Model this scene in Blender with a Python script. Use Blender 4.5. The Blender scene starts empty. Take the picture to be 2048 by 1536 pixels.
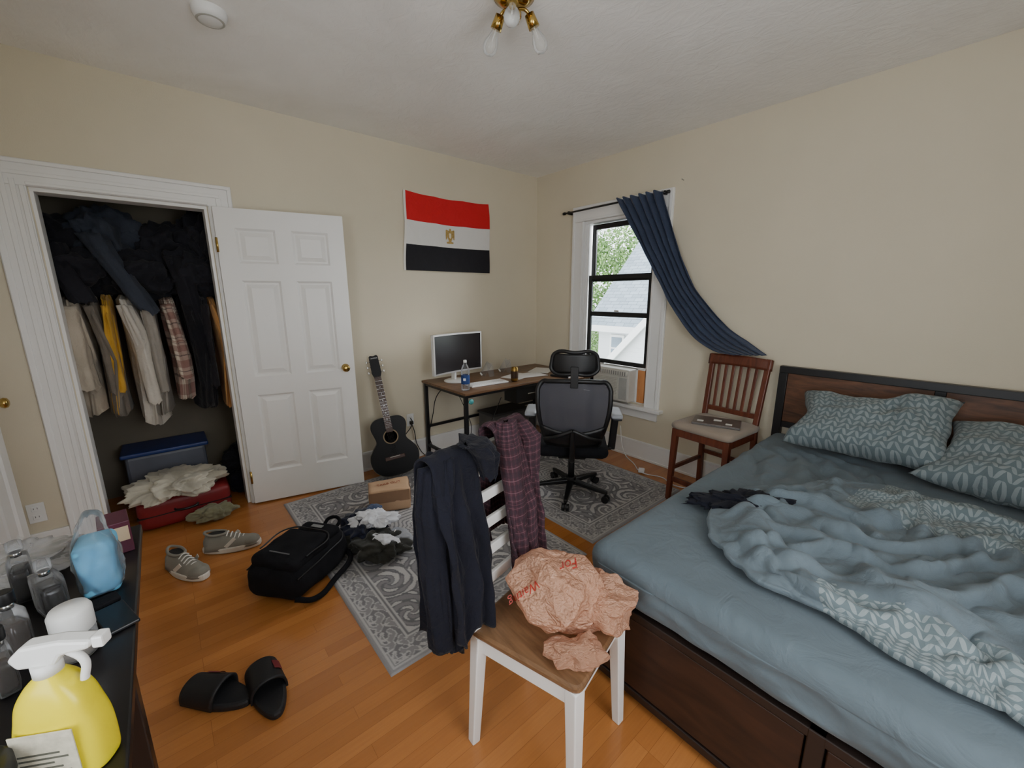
import bpy, bmesh, math, random
import numpy as np
from mathutils import Vector, Matrix, noise, Euler
from mathutils.bvhtree import BVHTree
random.seed(7)
SC=bpy.context.scene
COL=SC.collection
# ------------------------------------------------------------ node helpers
def nt(name):
    m=bpy.data.materials.new(name); m.use_nodes=True
    return m,m.node_tree,m.node_tree.nodes['Principled BSDF']
def setin(t,s,v):
    if isinstance(v,bpy.types.NodeSocket): t.links.new(v,s)
    else:
        if hasattr(s,'default_value'):
            if isinstance(v,(tuple,list)) and len(v)==3 and s.type=='RGBA': v=(*v,1)
            s.default_value=v
def M(t,op,a,b=None,c=None):
    n=t.nodes.new('ShaderNodeMath'); n.operation=op
    for i,v in enumerate((a,b,c)):
        if v is not None: setin(t,n.inputs[i],v)
    return n.outputs[0]
def MIX(t,f,a,b,bt='MIX'):
    n=t.nodes.new('ShaderNodeMix'); n.data_type='RGBA'; n.blend_type=bt
    setin(t,n.inputs[0],f); setin(t,n.inputs[6],a); setin(t,n.inputs[7],b)
    return n.outputs[2]
def NOISE(t,vec,scale,detail=3,rough=.5,dist=0):
    n=t.nodes.new('ShaderNodeTexNoise'); setin(t,n.inputs['Scale'],scale); setin(t,n.inputs['Detail'],detail)
    setin(t,n.inputs['Roughness'],rough); setin(t,n.inputs['Distortion'],dist)
    if vec is not None: t.links.new(vec,n.inputs['Vector'])
    return n.outputs['Fac']
def COORD(t,k='Object',scale=None,rot=None):
    n=t.nodes.new('ShaderNodeTexCoord'); o=n.outputs[k]
    if scale or rot:
        mp=t.nodes.new('ShaderNodeMapping'); t.links.new(o,mp.inputs[0])
        if scale: mp.inputs['Scale'].default_value=scale
        if rot: mp.inputs['Rotation'].default_value=rot
        o=mp.outputs[0]
    return o
def RAMP(t,f,stops):
    n=t.nodes.new('ShaderNodeValToRGB'); cr=n.color_ramp
    while len(cr.elements)<len(stops): cr.elements.new(.5)
    for e,(p,c) in zip(cr.elements,stops): e.position=p; e.color=(*c,1)
    t.links.new(f,n.inputs[0]); return n.outputs[0]
def BUMP(t,b,h,strength=.3,dist=.01):
    n=t.nodes.new('ShaderNodeBump'); n.inputs['Strength'].default_value=strength; n.inputs['Distance'].default_value=dist
    t.links.new(h,n.inputs['Height']); t.links.new(n.outputs[0],b.inputs['Normal'])
def c255(r,g,b):
    f=lambda v:((v/255+.055)/1.055)**2.4 if v>10 else v/255/12.92
    return (f(r),f(g),f(b))
def mat(name,col,rough=.6,metal=0,var=.12,vs=6,bump=0,bs=120,alpha=1,trans=0,spec=.5,sheen=0,coat=0):
    m,t,b=nt(name); co=COORD(t)
    f=NOISE(t,co,vs,4)
    lo=tuple(max(0,c*(1-var)) for c in col); hi=tuple(min(1,c*(1+var)) for c in col)
    t.links.new(RAMP(t,f,[(.3,lo),(.7,hi)]),b.inputs['Base Color'])
    b.inputs['Roughness'].default_value=rough; b.inputs['Metallic'].default_value=metal
    b.inputs['Specular IOR Level'].default_value=spec
    b.inputs['Alpha'].default_value=alpha; b.inputs['Transmission Weight'].default_value=trans
    b.inputs['Coat Weight'].default_value=coat; b.inputs['Sheen Weight'].default_value=sheen
    if bump: BUMP(t,b,NOISE(t,co,bs,3),bump,.004)
    return m
# ------------------------------------------------------------ geometry helpers
def finish(ob,m,parent,smooth=False):
    COL.objects.link(ob)
    if m is not None:
        for mm in (m if isinstance(m,(list,tuple)) else [m]): ob.data.materials.append(mm)
    if parent is not None: ob.parent=parent
    if smooth and ob.type=='MESH':
        ob.data.polygons.foreach_set('use_smooth',[True]*len(ob.data.polygons))
    return ob
def mesh(name,verts,faces,m,parent=None,smooth=False):
    me=bpy.data.meshes.new(name); me.from_pydata([tuple(v) for v in verts],[],faces); me.update()
    return finish(bpy.data.objects.new(name,me),m,parent,smooth)
def from_bm(name,bm,m,parent=None,smooth=False):
    me=bpy.data.meshes.new(name); bm.to_mesh(me); bm.free()
    return finish(bpy.data.objects.new(name,me),m,parent,smooth)
def E(name,loc=(0,0,0),rz=0,rot=None):
    e=bpy.data.objects.new(name,None); e.empty_display_size=.05; e.location=loc
    e.rotation_euler=rot if rot else (0,0,rz)
    COL.objects.link(e); return e
def bvl(ob,w,seg=2):
    if w>0:
        md=ob.modifiers.new('bev','BEVEL'); md.width=w; md.segments=seg; md.limit_method='ANGLE'; md.angle_limit=math.radians(40)
    return ob
def boxes(name,lst,m,parent=None,bevel=0):
    vs=[];fs=[]
    for (x0,x1,y0,y1,z0,z1) in lst:
        o=len(vs)
        vs+=[(x0,y0,z0),(x1,y0,z0),(x1,y1,z0),(x0,y1,z0),(x0,y0,z1),(x1,y0,z1),(x1,y1,z1),(x0,y1,z1)]
        fs+=[tuple(o+i for i in f) for f in ((0,3,2,1),(4,5,6,7),(0,1,5,4),(1,2,6,5),(2,3,7,6),(3,0,4,7))]
    return bvl(mesh(name,vs,fs,m,parent),bevel)
def box(name,c,s,m,parent=None,bevel=.003,rot=None):
    x,y,z=s[0]/2,s[1]/2,s[2]/2
    ob=boxes(name,[(-x,x,-y,y,-z,z)],m,parent,bevel); ob.location=c
    if rot: ob.rotation_euler=rot
    return ob
def cyl(name,p0,p1,r0,m,parent=None,r1=None,seg=20,bevel=0,smooth=True):
    p0=Vector(p0);p1=Vector(p1);d=p1-p0; r1=r0 if r1 is None else r1
    bm=bmesh.new(); bmesh.ops.create_cone(bm,cap_ends=True,segments=seg,radius1=r0,radius2=r1,depth=d.length)
    bmesh.ops.transform(bm,matrix=Matrix.Translation((p0+p1)/2)@d.to_track_quat('Z','Y').to_matrix().to_4x4(),verts=bm.verts)
    for f in bm.faces: f.smooth=len(f.verts)==4 and smooth
    ob=from_bm(name,bm,m,parent); return bvl(ob,bevel)
def bar(name,p0,p1,w,h,m,parent=None,bevel=.003,up=(0,0,1),w1=None,h1=None):
    p0=Vector(p0);p1=Vector(p1);d=(p1-p0).normalized(); u=Vector(up)
    if abs(d.dot(u))>.98: u=Vector((0,1,0))
    s=d.cross(u).normalized(); u=s.cross(d).normalized()
    w1=w if w1 is None else w1; h1=h if h1 is None else h1
    vs=[]
    for p,ww,hh in ((p0,w,h),(p1,w1,h1)):
        for a,b in ((-1,-1),(1,-1),(1,1),(-1,1)): vs.append(p+s*a*ww/2+u*b*hh/2)
    return bvl(mesh(name,vs,[(0,1,2,3),(7,6,5,4),(4,5,1,0),(5,6,2,1),(6,7,3,2),(7,4,0,3)],m,parent),bevel)
def lathe(name,prof,m,parent=None,loc=(0,0,0),seg=28,rot=None,smooth=True):
    vs=[];fs=[];n=len(prof)
    for i in range(seg):
        a=2*math.pi*i/seg
        for r,z in prof: vs.append((r*math.cos(a),r*math.sin(a),z))
    for i in range(seg):
        j=(i+1)%seg
        for k in range(n-1): fs.append((i*n+k,j*n+k,j*n+k+1,i*n+k+1))
    ob=mesh(name,vs,fs,m,parent,smooth); ob.location=loc
    if rot: ob.rotation_euler=rot
    return ob
def tube(name,pts,r,m,parent=None,cyc=False,smooth=True):
    cu=bpy.data.curves.new(name,'CURVE'); cu.dimensions='3D'; cu.bevel_depth=r; cu.bevel_resolution=3; cu.use_fill_caps=True
    s=cu.splines.new('BEZIER'); s.bezier_points.add(len(pts)-1)
    for b,p in zip(s.bezier_points,pts): b.co=p; b.handle_left_type=b.handle_right_type='AUTO'
    s.use_cyclic_u=cyc; cu.resolution_u=8
    ob=bpy.data.objects.new(name,cu); COL.objects.link(ob); cu.materials.append(m)
    if parent is not None: ob.parent=parent
    return ob
def surf(name,fn,nu,nv,m,parent=None,us=1,vs_=1,thick=0,closeu=False,matfn=None):
    V=[];F=[];nuu=nu if closeu else nu+1
    for j in range(nv+1):
        for i in range(nuu): V.append(fn(i/nu,j/nv))
    UV=[]
    for j in range(nv):
        for i in range(nu):
            i2=(i+1)%nuu if closeu else i+1
            F.append((j*nuu+i,j*nuu+i2,(j+1)*nuu+i2,(j+1)*nuu+i))
            UV+=[(i/nu*us,j/nv*vs_),((i+1)/nu*us,j/nv*vs_),((i+1)/nu*us,(j+1)/nv*vs_),(i/nu*us,(j+1)/nv*vs_)]
    ob=mesh(name,V,F,m,parent,True)
    l=ob.data.uv_layers.new(name='UVMap'); l.data.foreach_set('uv',[c for p in UV for c in p])
    if matfn: ob.data.polygons.foreach_set('material_index',[matfn(Vector(p.center)) for p in ob.data.polygons])
    if thick:
        s=ob.modifiers.new('sol','SOLIDIFY'); s.thickness=thick; s.offset=0
    return ob
def prism(name,outline,z0,z1,m,parent=None,bevel=0,smooth=False):
    n=len(outline); vs=[(x,y,z0) for x,y in outline]+[(x,y,z1) for x,y in outline]
    fs=[tuple(range(n))[::-1],tuple(range(n,2*n))]+[(i,(i+1)%n,(i+1)%n+n,i+n) for i in range(n)]
    ob=mesh(name,vs,fs,m,parent); return bvl(ob,bevel)
def rbox(name,c,s,r,n,m,parent=None,fn=None,rot=None):
    bm=bmesh.new(); bmesh.ops.create_cube(bm,size=2); bmesh.ops.subdivide_edges(bm,edges=bm.edges,cuts=n,use_grid_fill=True)
    h=Vector(s)/2
    for v in bm.verts:
        p=Vector((v.co.x*h.x,v.co.y*h.y,v.co.z*h.z))
        q=Vector([max(-(h[i]-r),min(h[i]-r,p[i])) for i in range(3)]); d=p-q
        if d.length>1e-9: p=q+d.normalized()*r
        v.co=fn(p) if fn else p
    for f in bm.faces: f.smooth=True
    ob=from_bm(name,bm,m,parent); ob.location=c
    if rot: ob.rotation_euler=rot
    return ob
def fb(p,s=1,o=3,seed=0):
    p=Vector(p)*s+Vector((seed*7.13,seed*3.7,seed*1.9)); a=1;t=0
    for i in range(o): t+=a*noise.noise(p); p=p*2.03; a*=.5
    return t
def rid(p,s=1,o=3,seed=0):
    p=Vector(p)*s+Vector((seed*7.13,seed*3.7,seed*1.9)); a=1;t=0
    for i in range(o): t+=a*(1-abs(noise.noise(p))*2.2); p=p*1.93+Vector((3.1,1.7,.3)); a*=.5
    return t/1.75
def blob(name,c,s,m,parent=None,amp=.15,fs=6,seed=0,sd=5,flat=None,ridge=True,rot=None,shape=None):
    bm=bmesh.new(); bmesh.ops.create_icosphere(bm,subdivisions=sd,radius=1)
    for v in bm.verts:
        d=v.co.normalized(); p=Vector((d.x*s[0],d.y*s[1],d.z*s[2]))
        if shape: p=shape(d,p)
        w=p+Vector((fb(p,fs*.5,2,seed+3),fb(p,fs*.5,2,seed+5),fb(p,fs*.5,2,seed+9)))*min(s)*.3
        k=1+amp*((rid(w,fs,3,seed)-.55)*1.6 if ridge else fb(w,fs,3,seed))
        p=p*k
        if flat is not None: p.z=max(p.z,-s[2]*flat)
        v.co=p
    for f in bm.faces: f.smooth=True
    ob=from_bm(name,bm,m,parent); ob.location=c
    if rot: ob.rotation_euler=rot
    return ob
def loft(name,secs,m,parent=None,nu=48,nv=40,fold=.15,ff=6,seed=0,us=.6,vs_=.8,cap=True):
    def at(v):
        x=v*(len(secs)-1); i=min(int(x),len(secs)-2); f=x-i; f=f*f*(3-2*f)
        return [secs[i][k]*(1-f)+secs[i+1][k]*f for k in range(6)]
    def fn(u,v):
        cx,cy,cz,rx,ry,rz=at(v); a=2*math.pi*u
        n=noise.noise(Vector((math.cos(a)*ff*.35,math.sin(a)*ff*.35,v*1.6+seed*5)))+.5*noise.noise(Vector((math.cos(a)*ff*.8,math.sin(a)*ff*.8,v*4+seed*9)))
        k=1+fold*n*2
        e=1
        if cap and v<.03: e=.25+.75*math.sqrt(max(0,1-(1-v/.03)**2))
        x=rx*math.cos(a)*k*e; y=ry*math.sin(a)*k*e
        return (cx+x*math.cos(rz)-y*math.sin(rz),cy+x*math.sin(rz)+y*math.cos(rz),cz+.01*n+(.03*n if v>.98 else 0))
    return surf(name,fn,nu,nv,m,parent,us,vs_,closeu=True)
def text(name,body,loc,rot,size,m,parent=None,ext=.0005):
    cu=bpy.data.curves.new(name,'FONT'); cu.body=body; cu.size=size; cu.extrude=ext; cu.align_x='CENTER'; cu.align_y='CENTER'
    ob=bpy.data.objects.new(name,cu); COL.objects.link(ob); cu.materials.append(m); ob.location=loc; ob.rotation_euler=rot
    if parent is not None: ob.parent=parent
    return ob
def decal(name,body,target,centre,direction,up,size,m,parent,ang=0):
    cu=bpy.data.curves.new(name+'_c','FONT'); cu.body=body; cu.size=size; cu.align_x='CENTER'; cu.align_y='CENTER'; cu.shear=.25
    tmp=bpy.data.objects.new(name+'_t',cu); COL.objects.link(tmp); bpy.context.view_layer.update()
    me=bpy.data.meshes.new_from_object(tmp); bpy.data.objects.remove(tmp)
    bm=bmesh.new(); bm.from_mesh(me); bmesh.ops.triangulate(bm,faces=bm.faces); bmesh.ops.subdivide_edges(bm,edges=[e for e in bm.edges if e.calc_length()>size*.15],cuts=2)
    tb=bmesh.new(); tb.from_mesh(target.data); tb.transform(target.matrix_world); bv=BVHTree.FromBMesh(tb)
    d=Vector(direction).normalized(); u=Vector(up); u=(u-d*u.dot(d)).normalized()
    r=(-d).cross(u)*-1
    c,s=math.cos(ang),math.sin(ang)
    for v in bm.verts:
        x,y=v.co.x*c-v.co.y*s,v.co.x*s+v.co.y*c
        o=Vector(centre)+r*x+u*y-d*.3
        h=bv.ray_cast(o,d)
        v.co=(h[0]-d*.002) if h[0] else o+d*.3
    tb.free(); me.materials.clear()
    return from_bm(name,bm,m,parent)
# ------------------------------------------------------------ camera
yaw,pitch,roll=math.radians(49.49),math.radians(12.2),math.radians(-.15)
fh=Vector((-math.sin(yaw),math.cos(yaw),0)); rr=Vector((math.cos(yaw),math.sin(yaw),0)); up=Vector((0,0,1))
F=fh*math.cos(pitch)-up*math.sin(pitch); U=fh*math.sin(pitch)+up*math.cos(pitch)
R=rr*math.cos(roll)+U*math.sin(roll); U=-rr*math.sin(roll)+U*math.cos(roll)
cd=bpy.data.cameras.new('camera'); cam=bpy.data.objects.new('camera',cd); COL.objects.link(cam)
cd.sensor_width=36; cd.lens=36*820.2/2048; cd.clip_start=.02
mw=Matrix((( R.x,U.x,-F.x,3.376),(R.y,U.y,-F.y,-3.245),(R.z,U.z,-F.z,1.492),(0,0,0,1)))
cam.matrix_world=mw; SC.camera=cam
# ------------------------------------------------------------ materials
wallm=mat('wall_paint',c255(213,203,180),.7,var=.03,vs=1.5,bump=.15,bs=180)
def ceilmat():
    m,t,b=nt('ceiling_plaster'); co=COORD(t)
    f=NOISE(t,co,1.6,5,.6,.6); t.links.new(RAMP(t,f,[(.3,c255(238,235,230)),(.7,c255(249,247,243))]),b.inputs['Base Color'])
    b.inputs['Roughness'].default_value=.6
    BUMP(t,b,NOISE(t,COORD(t,scale=(1,1.6,1)),9,5,.6,1.2),.35,.015); return m
ceilm=ceilmat()
white=mat('white_paint',c255(232,231,228),.35,var=.02,vs=3,bump=.04,bs=60)
whitep=mat('white_plastic',c255(230,230,228),.35,var=.02)
black=mat('black_metal',c255(22,22,24),.4,var=.1)
blackp=mat('black_plastic',c255(18,18,20),.45,var=.1,bump=.05)
blackf=mat('black_fabric',c255(20,20,24),.9,var=.25,vs=20,bump=.4,bs=400,spec=.2)
brass=mat('brass',c255(190,160,90),.2,1,var=.15)
chrome=mat('steel',c255(190,190,190),.25,1)
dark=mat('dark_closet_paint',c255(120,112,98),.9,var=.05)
def floormat():
    m,t,b=nt('oak_floor'); co=COORD(t,rot=(0,0,math.radians(90)))
    br=t.nodes.new('ShaderNodeTexBrick'); t.links.new(co,br.inputs['Vector'])
    br.inputs['Scale'].default_value=1; br.inputs['Brick Width'].default_value=1.1; br.inputs['Row Height'].default_value=.057
    br.inputs['Mortar Size'].default_value=.0006; br.inputs['Mortar Smooth'].default_value=.3; br.offset=.37; br.offset_frequency=3
    br.inputs['Color1'].default_value=(0,0,0,1); br.inputs['Color2'].default_value=(1,1,1,1); br.inputs['Mortar'].default_value=(.5,.5,.5,1)
    base=RAMP(t,br.outputs['Color'],[(0,c255(174,111,57)),(.5,c255(184,119,62)),(1,c255(194,128,69))])
    g=NOISE(t,COORD(t,scale=(45,2.2,1)),3,5,.6,.5)
    base=MIX(t,M(t,'MULTIPLY',g,.5),base,c255(138,84,42))
    f=MIX(t,M(t,'MULTIPLY',br.outputs['Fac'],.7),base,c255(105,62,30))
    t.links.new(f,b.inputs['Base Color']); b.inputs['Roughness'].default_value=.26
    b.inputs['Coat Weight'].default_value=.25; b.inputs['Coat Roughness'].default_value=.18
    BUMP(t,b,M(t,'SUBTRACT',M(t,'MULTIPLY',g,.1),br.outputs['Fac']),.15,.002)
    return m
def woodmat(name,c1,c2,rough=.45,sc=(3,40,40),dist=1.0):
    m,t,b=nt(name); f=NOISE(t,COORD(t,scale=sc),1.2,5,.6,dist)
    t.links.new(RAMP(t,f,[(.25,c1),(.75,c2)]),b.inputs['Base Color']); b.inputs['Roughness'].default_value=rough
    BUMP(t,b,f,.08,.003); return m
rustic=woodmat('rustic_wood',c255(48,30,20),c255(122,80,52),.5,(2.5,14,14),1.6)
darkwood=woodmat('dark_drawer_wood',c255(30,18,13),c255(62,38,26),.5,(2.5,14,14),1.4)
redwood=woodmat('cherry_wood',c255(74,36,24),c255(116,62,42),.35,(30,30,3))
seatwood=woodmat('walnut_seat',c255(92,66,44),c255(138,104,74),.35,(4,30,30),1)
deskwood=woodmat('desk_top_wood',c255(70,48,32),c255(136,100,70),.4,(20,2,20),1.2)
def clothmat(name,c,var=.1,sheen=.2,bs=500,wr=0):
    m,t,b=nt(name); co=COORD(t); f=NOISE(t,co,5,3)
    t.links.new(RAMP(t,f,[(.3,tuple(x*(1-var) for x in c)),(.7,tuple(min(1,x*(1+var)) for x in c))]),b.inputs['Base Color'])
    b.inputs['Roughness'].default_value=.9; b.inputs['Sheen Weight'].default_value=sheen; b.inputs['Specular IOR Level'].default_value=.2
    if wr: BUMP(t,b,NOISE(t,co,wr,4,.55,1.5),.6,.012)
    else: BUMP(t,b,NOISE(t,co,bs,2),.25,.002)
    return m
sheetm=clothmat('blue_sheet',c255(95,107,114),.05,sheen=.1,wr=9)
comfm=clothmat('comforter_plain',c255(98,110,117),.06,sheen=.1,wr=16)
curtm=clothmat('curtain_blue',c255(58,68,90),.08,wr=16)
navy=clothmat('navy_cloth',c255(20,21,31),.2,.05,wr=25)
def leafmat():
    m,t,b=nt('leaf_pattern_cotton'); co=COORD(t,'UV'); s=t.nodes.new('ShaderNodeSeparateXYZ'); t.links.new(co,s.inputs[0])
    fr=M(t,'FRACT',M(t,'DIVIDE',s.outputs[0],.056)); a=M(t,'MULTIPLY',M(t,'ABSOLUTE',M(t,'SUBTRACT',fr,.5)),2)
    v=M(t,'FRACT',M(t,'ADD',M(t,'DIVIDE',s.outputs[1],.032),M(t,'MULTIPLY',a,.95)))
    w=M(t,'MULTIPLY',M(t,'SINE',M(t,'MULTIPLY',a,math.pi)),.36)
    mask=M(t,'LESS_THAN',M(t,'ABSOLUTE',M(t,'SUBTRACT',v,.5)),w)
    n=NOISE(t,co,6,2)
    c=MIX(t,M(t,'MULTIPLY',mask,M(t,'ADD',.20,M(t,'MULTIPLY',n,.5))),c255(94,107,111),c255(160,169,169))
    t.links.new(c,b.inputs['Base Color']); b.inputs['Roughness'].default_value=.9; b.inputs['Sheen Weight'].default_value=.1
    BUMP(t,b,NOISE(t,COORD(t),20,4,.55,1.5),.5,.01); return m
leafm=leafmat()
def plaidmat(name,base,l1,l2,s=.06):
    m,t,b=nt(name); co=COORD(t,'UV'); sp=t.nodes.new('ShaderNodeSeparateXYZ'); t.links.new(co,sp.inputs[0])
    col=base
    for ax in (0,1):
        fr=M(t,'FRACT',M(t,'DIVIDE',sp.outputs[ax],s))
        col=MIX(t,M(t,'MULTIPLY',M(t,'LESS_THAN',fr,.45),.5),col,l1)
        col=MIX(t,M(t,'MULTIPLY',M(t,'LESS_THAN',M(t,'ABSOLUTE',M(t,'SUBTRACT',fr,.7)),.04),.6),col,l2)
    t.links.new(col,b.inputs['Base Color']); b.inputs['Roughness'].default_value=.9; BUMP(t,b,NOISE(t,COORD(t),25,4,.55,1.5),.6,.012); return m
plaid=plaidmat('plaid_burgundy',c255(62,30,40),c255(34,22,32),c255(104,72,80),.022)
plaid2=plaidmat('plaid_cream',c255(196,182,166),c255(110,50,50),c255(56,42,48),.09)
def glassmat(name,tint=(1,1,1),op=.12,rough=.05,base=.05):
    m,t,b=nt(name); tr=t.nodes.new('ShaderNodeBsdfTransparent'); tr.inputs[0].default_value=(*tint,1)
    mx=t.nodes.new('ShaderNodeMixShader'); fr=t.nodes.new('ShaderNodeFresnel'); fr.inputs[0].default_value=1.45
    b.inputs['Roughness'].default_value=rough; b.inputs['Base Color'].default_value=(base,base,base,1); b.inputs['Specular IOR Level'].default_value=1
    t.links.new(M(t,'ADD',fr.outputs[0],op),mx.inputs[0]); t.links.new(tr.outputs[0],mx.inputs[1]); t.links.new(b.outputs[0],mx.inputs[2])
    t.links.new(mx.outputs[0],t.nodes['Material Output'].inputs[0]); return m
clearm=glassmat('clear_plastic',(.95,.96,.98),.06,.08,.6)
panem=glassmat('window_glass',(1,1,1),.0)
bulbm=glassmat('bulb_glass',(.97,.97,.95),.10,.03,.8)
# ------------------------------------------------------------ room shell
H=2.70
boxes('floor',[(-.75,4.3,-4.15,.12,-.1,0)],floormat())
boxes('ceiling',[(-.12,4.3,-4.15,.12,H,H+.1)],ceilm)
boxes('wall_left',[(-.12,0,-4.15,-3.66,0,H),(-.12,0,-3.66,-2.91,2.05,H),(-.12,0,-2.91,.12,0,H)],wallm)
WX0,WX1,WZ0,WZ1=.66,1.44,.52,2.18
boxes('wall_back',[(0,WX0,0,.12,0,H),(WX1,4.3,0,.12,0,H),(WX0,WX1,0,.12,0,WZ0),(WX0,WX1,0,.12,WZ1,H)],wallm)
boxes('wall_right',[(4.18,4.3,-4.15,-3.0,0,H),(4.18,4.3,-2.0,0,0,H),(4.18,4.3,-3.0,-2.0,0,.8),(4.18,4.3,-3.0,-2.0,2.2,H)],wallm)
boxes('wall_front',[(0,2.7,-4.15,-4.03,0,H),(3.7,4.18,-4.15,-4.03,0,H),(2.7,3.7,-4.15,-4.03,0,.8),(2.7,3.7,-4.15,-4.03,2.2,H)],wallm)
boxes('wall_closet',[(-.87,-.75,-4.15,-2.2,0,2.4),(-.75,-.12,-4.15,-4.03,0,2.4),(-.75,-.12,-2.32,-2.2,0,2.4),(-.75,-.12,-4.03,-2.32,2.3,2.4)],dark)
def baseb(name,lst): boxes(name,lst,white,None,.004)
baseb('baseboard_back',[(.02,4.18,-.018,0,0,.17),(.02,4.18,-.028,-.018,0,.02),(.02,4.18,-.024,-.018,.15,.17)])
baseb('baseboard_left',[(0,.018,-2.77,-.02,0,.17),(.018,.028,-2.77,-.02,0,.02),(.018,.024,-2.77,-.02,.15,.17),(0,.018,-4.03,-3.81,0,.17)])
boxes('trim_1',[(0,.022,-2.905,-2.77,0,2.05),(.0215,.034,-2.795,-2.775,0,2.16),(.0215,.031,-2.90,-2.885,0,2.05),(.0215,.029,-2.86,-2.83,0,2.10),
 (0,.022,-3.81,-3.665,0,2.05),(.0215,.036,-3.805,-3.78,0,2.16),(.0215,.032,-3.69,-3.67,0,2.05),(.0215,.029,-3.755,-3.735,0,2.115),(.0215,.029,-3.72,-3.70,0,2.08),
 (0,.0221,-3.81,-2.77,2.05,2.18),(.0216,.0365,-3.80,-2.78,2.155,2.175),(.0216,.0325,-3.665,-2.905,2.053,2.07),(.0216,.0295,-3.74,-2.84,2.10,2.12)],white,None,.003)
boxes('trim_2',[(-.12,-.001,-2.925,-2.905,0,2.03),(-.12,-.001,-3.665,-3.645,0,2.03),(-.12,-.001,-3.665,-2.905,2.03,2.05)],white,None,.002)
def panel_door(name,loc,rz,w=.76,h=2.03,kx=None):
    e=E(name,loc,rz)
    box('slab',(w/2,0,h/2),(w-.002,.014,h-.002),white,e,.001)
    st=.105; mid=.095; pw=(w-2*st-mid)/2
    rows=[(.0,.23),(.80,.93),(1.58,1.69),(h-.12,h)]
    lst=[]
    for s in (-1,1):
        y0,y1=sorted((s*.006,s*.0185))
        lst+=[(0,st,y0,y1,0,h),(w-st,w,y0,y1,0,h)]
        for a,b in rows: lst+=[(st,w-st,y0,y1,a,b)]
        for a,b in ((.23,.80),(.93,1.58),(1.69,h-.12)): lst+=[(st+pw,st+pw+mid,y0,y1,a,b)]
    boxes('stiles_rails',lst,white,e,0)
    vs=[];fs=[]
    for s in (-1,1):
        for px in (st,st+pw+mid):
            for (a,b) in ((.23,.80),(.93,1.58),(1.69,h-.12)):
                o=len(vs); g=.014
                for (ins,yy) in ((0,.0185),(g,.0065),(g+.008,.0065),(g+.036,.0165)):
                    vs+=[(px+ins,s*yy,a+ins),(px+pw-ins,s*yy,a+ins),(px+pw-ins,s*yy,b-ins),(px+ins,s*yy,b-ins)]
                q=[(o+12,o+13,o+14,o+15)]
                for k in (0,4,8): q+=[(o+k+i,o+k+(i+1)%4,o+k+4+(i+1)%4,o+k+4+i) for i in range(4)]
                fs+=q if s<0 else [t[::-1] for t in q]
    mesh('raised_panels',vs,fs,white,e)
    kx=w-.065 if kx is None else kx
    for s in (-1,1):
        lathe('knob_'+('a' if s<0 else 'b'),[(0,.0),(.028,.0),(.028,.006),(.012,.010),(.011,.030),(.022,.036),(.028,.048),(.024,.060),(.012,.066),(0,.067)],brass,e,(kx,s*.018,.95),rot=(math.radians(90*(1 if s<0 else -1)),0,0))
    for hz in (.2,1.8):
        cyl('hinge_%d'%int(hz*10),(0,-.02,hz-.045),(0,-.02,hz+.045),.007,brass,e)
    return e
ang=math.atan2(-2.15+2.889,.219-.045)
panel_door('door_1',(.05,-2.885,.012),ang)
panel_door('door_2',(.85,-3.965,.012),math.pi)
def outlet(loc):
    e=E('wall_outlet',loc)
    box('plate',(.004,0,0),(.006,.07,.115),whitep,e,.002)
    for s in (-1,1):
        box('receptacle_%d'%(s+2),(.008,0,s*.025),(.004,.034,.028),whitep,e,.004)
        for q in (-1,1): box('slot_%d_%d'%(s+2,q+2),(.0103,q*.007,s*.025+.003),(.001,.002,.010),black,e,0)
    return e
outlet((0,-1.60,.37)); outlet((0,-3.92,.29))
# ------------------------------------------------------------ window
w=E('window_1')
boxes('casing',[(.53,.665,-.022,0,.505,2.18),(1.43,1.57,-.022,0,.505,2.18),(.53,1.57,-.0221,0,2.18,2.32),
 (.535,.56,-.034,-.0215,.505,2.30),(1.54,1.565,-.034,-.0215,.505,2.30),(.535,1.565,-.0345,-.0216,2.295,2.315),(.645,.66,-.03,-.0215,.505,2.18),(1.435,1.45,-.03,-.0215,.505,2.18),(.645,1.45,-.031,-.0216,2.182,2.2)],white,w,.003)
boxes('sill',[(.49,1.61,-.07,.0,.475,.505),(.54,1.56,-.02,0,.39,.475)],white,w,.004)
boxes('jamb',[(.661,.68,.001,.115,.505,2.155),(1.42,1.439,.001,.115,.505,2.155),(.661,1.439,.001,.115,2.155,2.179),(.68,1.42,.001,.115,.5,.53),(.68,.70,.02,.03,.53,2.155),(1.40,1.42,.02,.03,.53,2.155)],white,w,.001)
def sash(nm,y0,y1,z0,z1,t=.045):
    boxes(nm,[(.70,.70+t,y0,y1,z0,z1),(1.40-t,1.40,y0,y1,z0,z1),(.70+t,1.40-t,y0,y1,z0,z0+t),(.70+t,1.40-t,y0,y1,z1-t,z1)],black,w,.003)
sash('upper_sash',.075,.10,1.62,2.15,.045); sash('lower_sash',.04,.065,.84,1.68,.04)
boxes('check_rail',[(.74,1.36,.045,.075,1.29,1.335)],black,w,.003)
box('upper_glass',(1.05,.088,1.9),(.62,.004,.46),panem,w,0); box('lower_glass',(1.05,.052,1.26),(.62,.004,.8),panem,w,0)
box('sash_lock',(1.05,.035,1.345),(.05,.02,.015),chrome,w,.003)
a=E('window_air_conditioner',(1.125,0,0))
acb=mat('ac_plastic',c255(206,204,196),.45,var=.04)
boxes('body',[(-.2,.2,-.12,.112,.535,.835)],acb,a,.012)
boxes('grille_louvers',[(-.18,.08,-.128,-.119,.56+i*.0145,.567+i*.0145) for i in range(14)],acb,a,0)
boxes('air_outlet',[(-.18,.18,-.13,-.119,.775,.82)],acb,a,.003)
boxes('outlet_vanes',[(-.175+i*.024,-.17+i*.024,-.134,-.128,.78,.815) for i in range(15)],mat('ac_grey',c255(120,120,118)),a,0)
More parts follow.
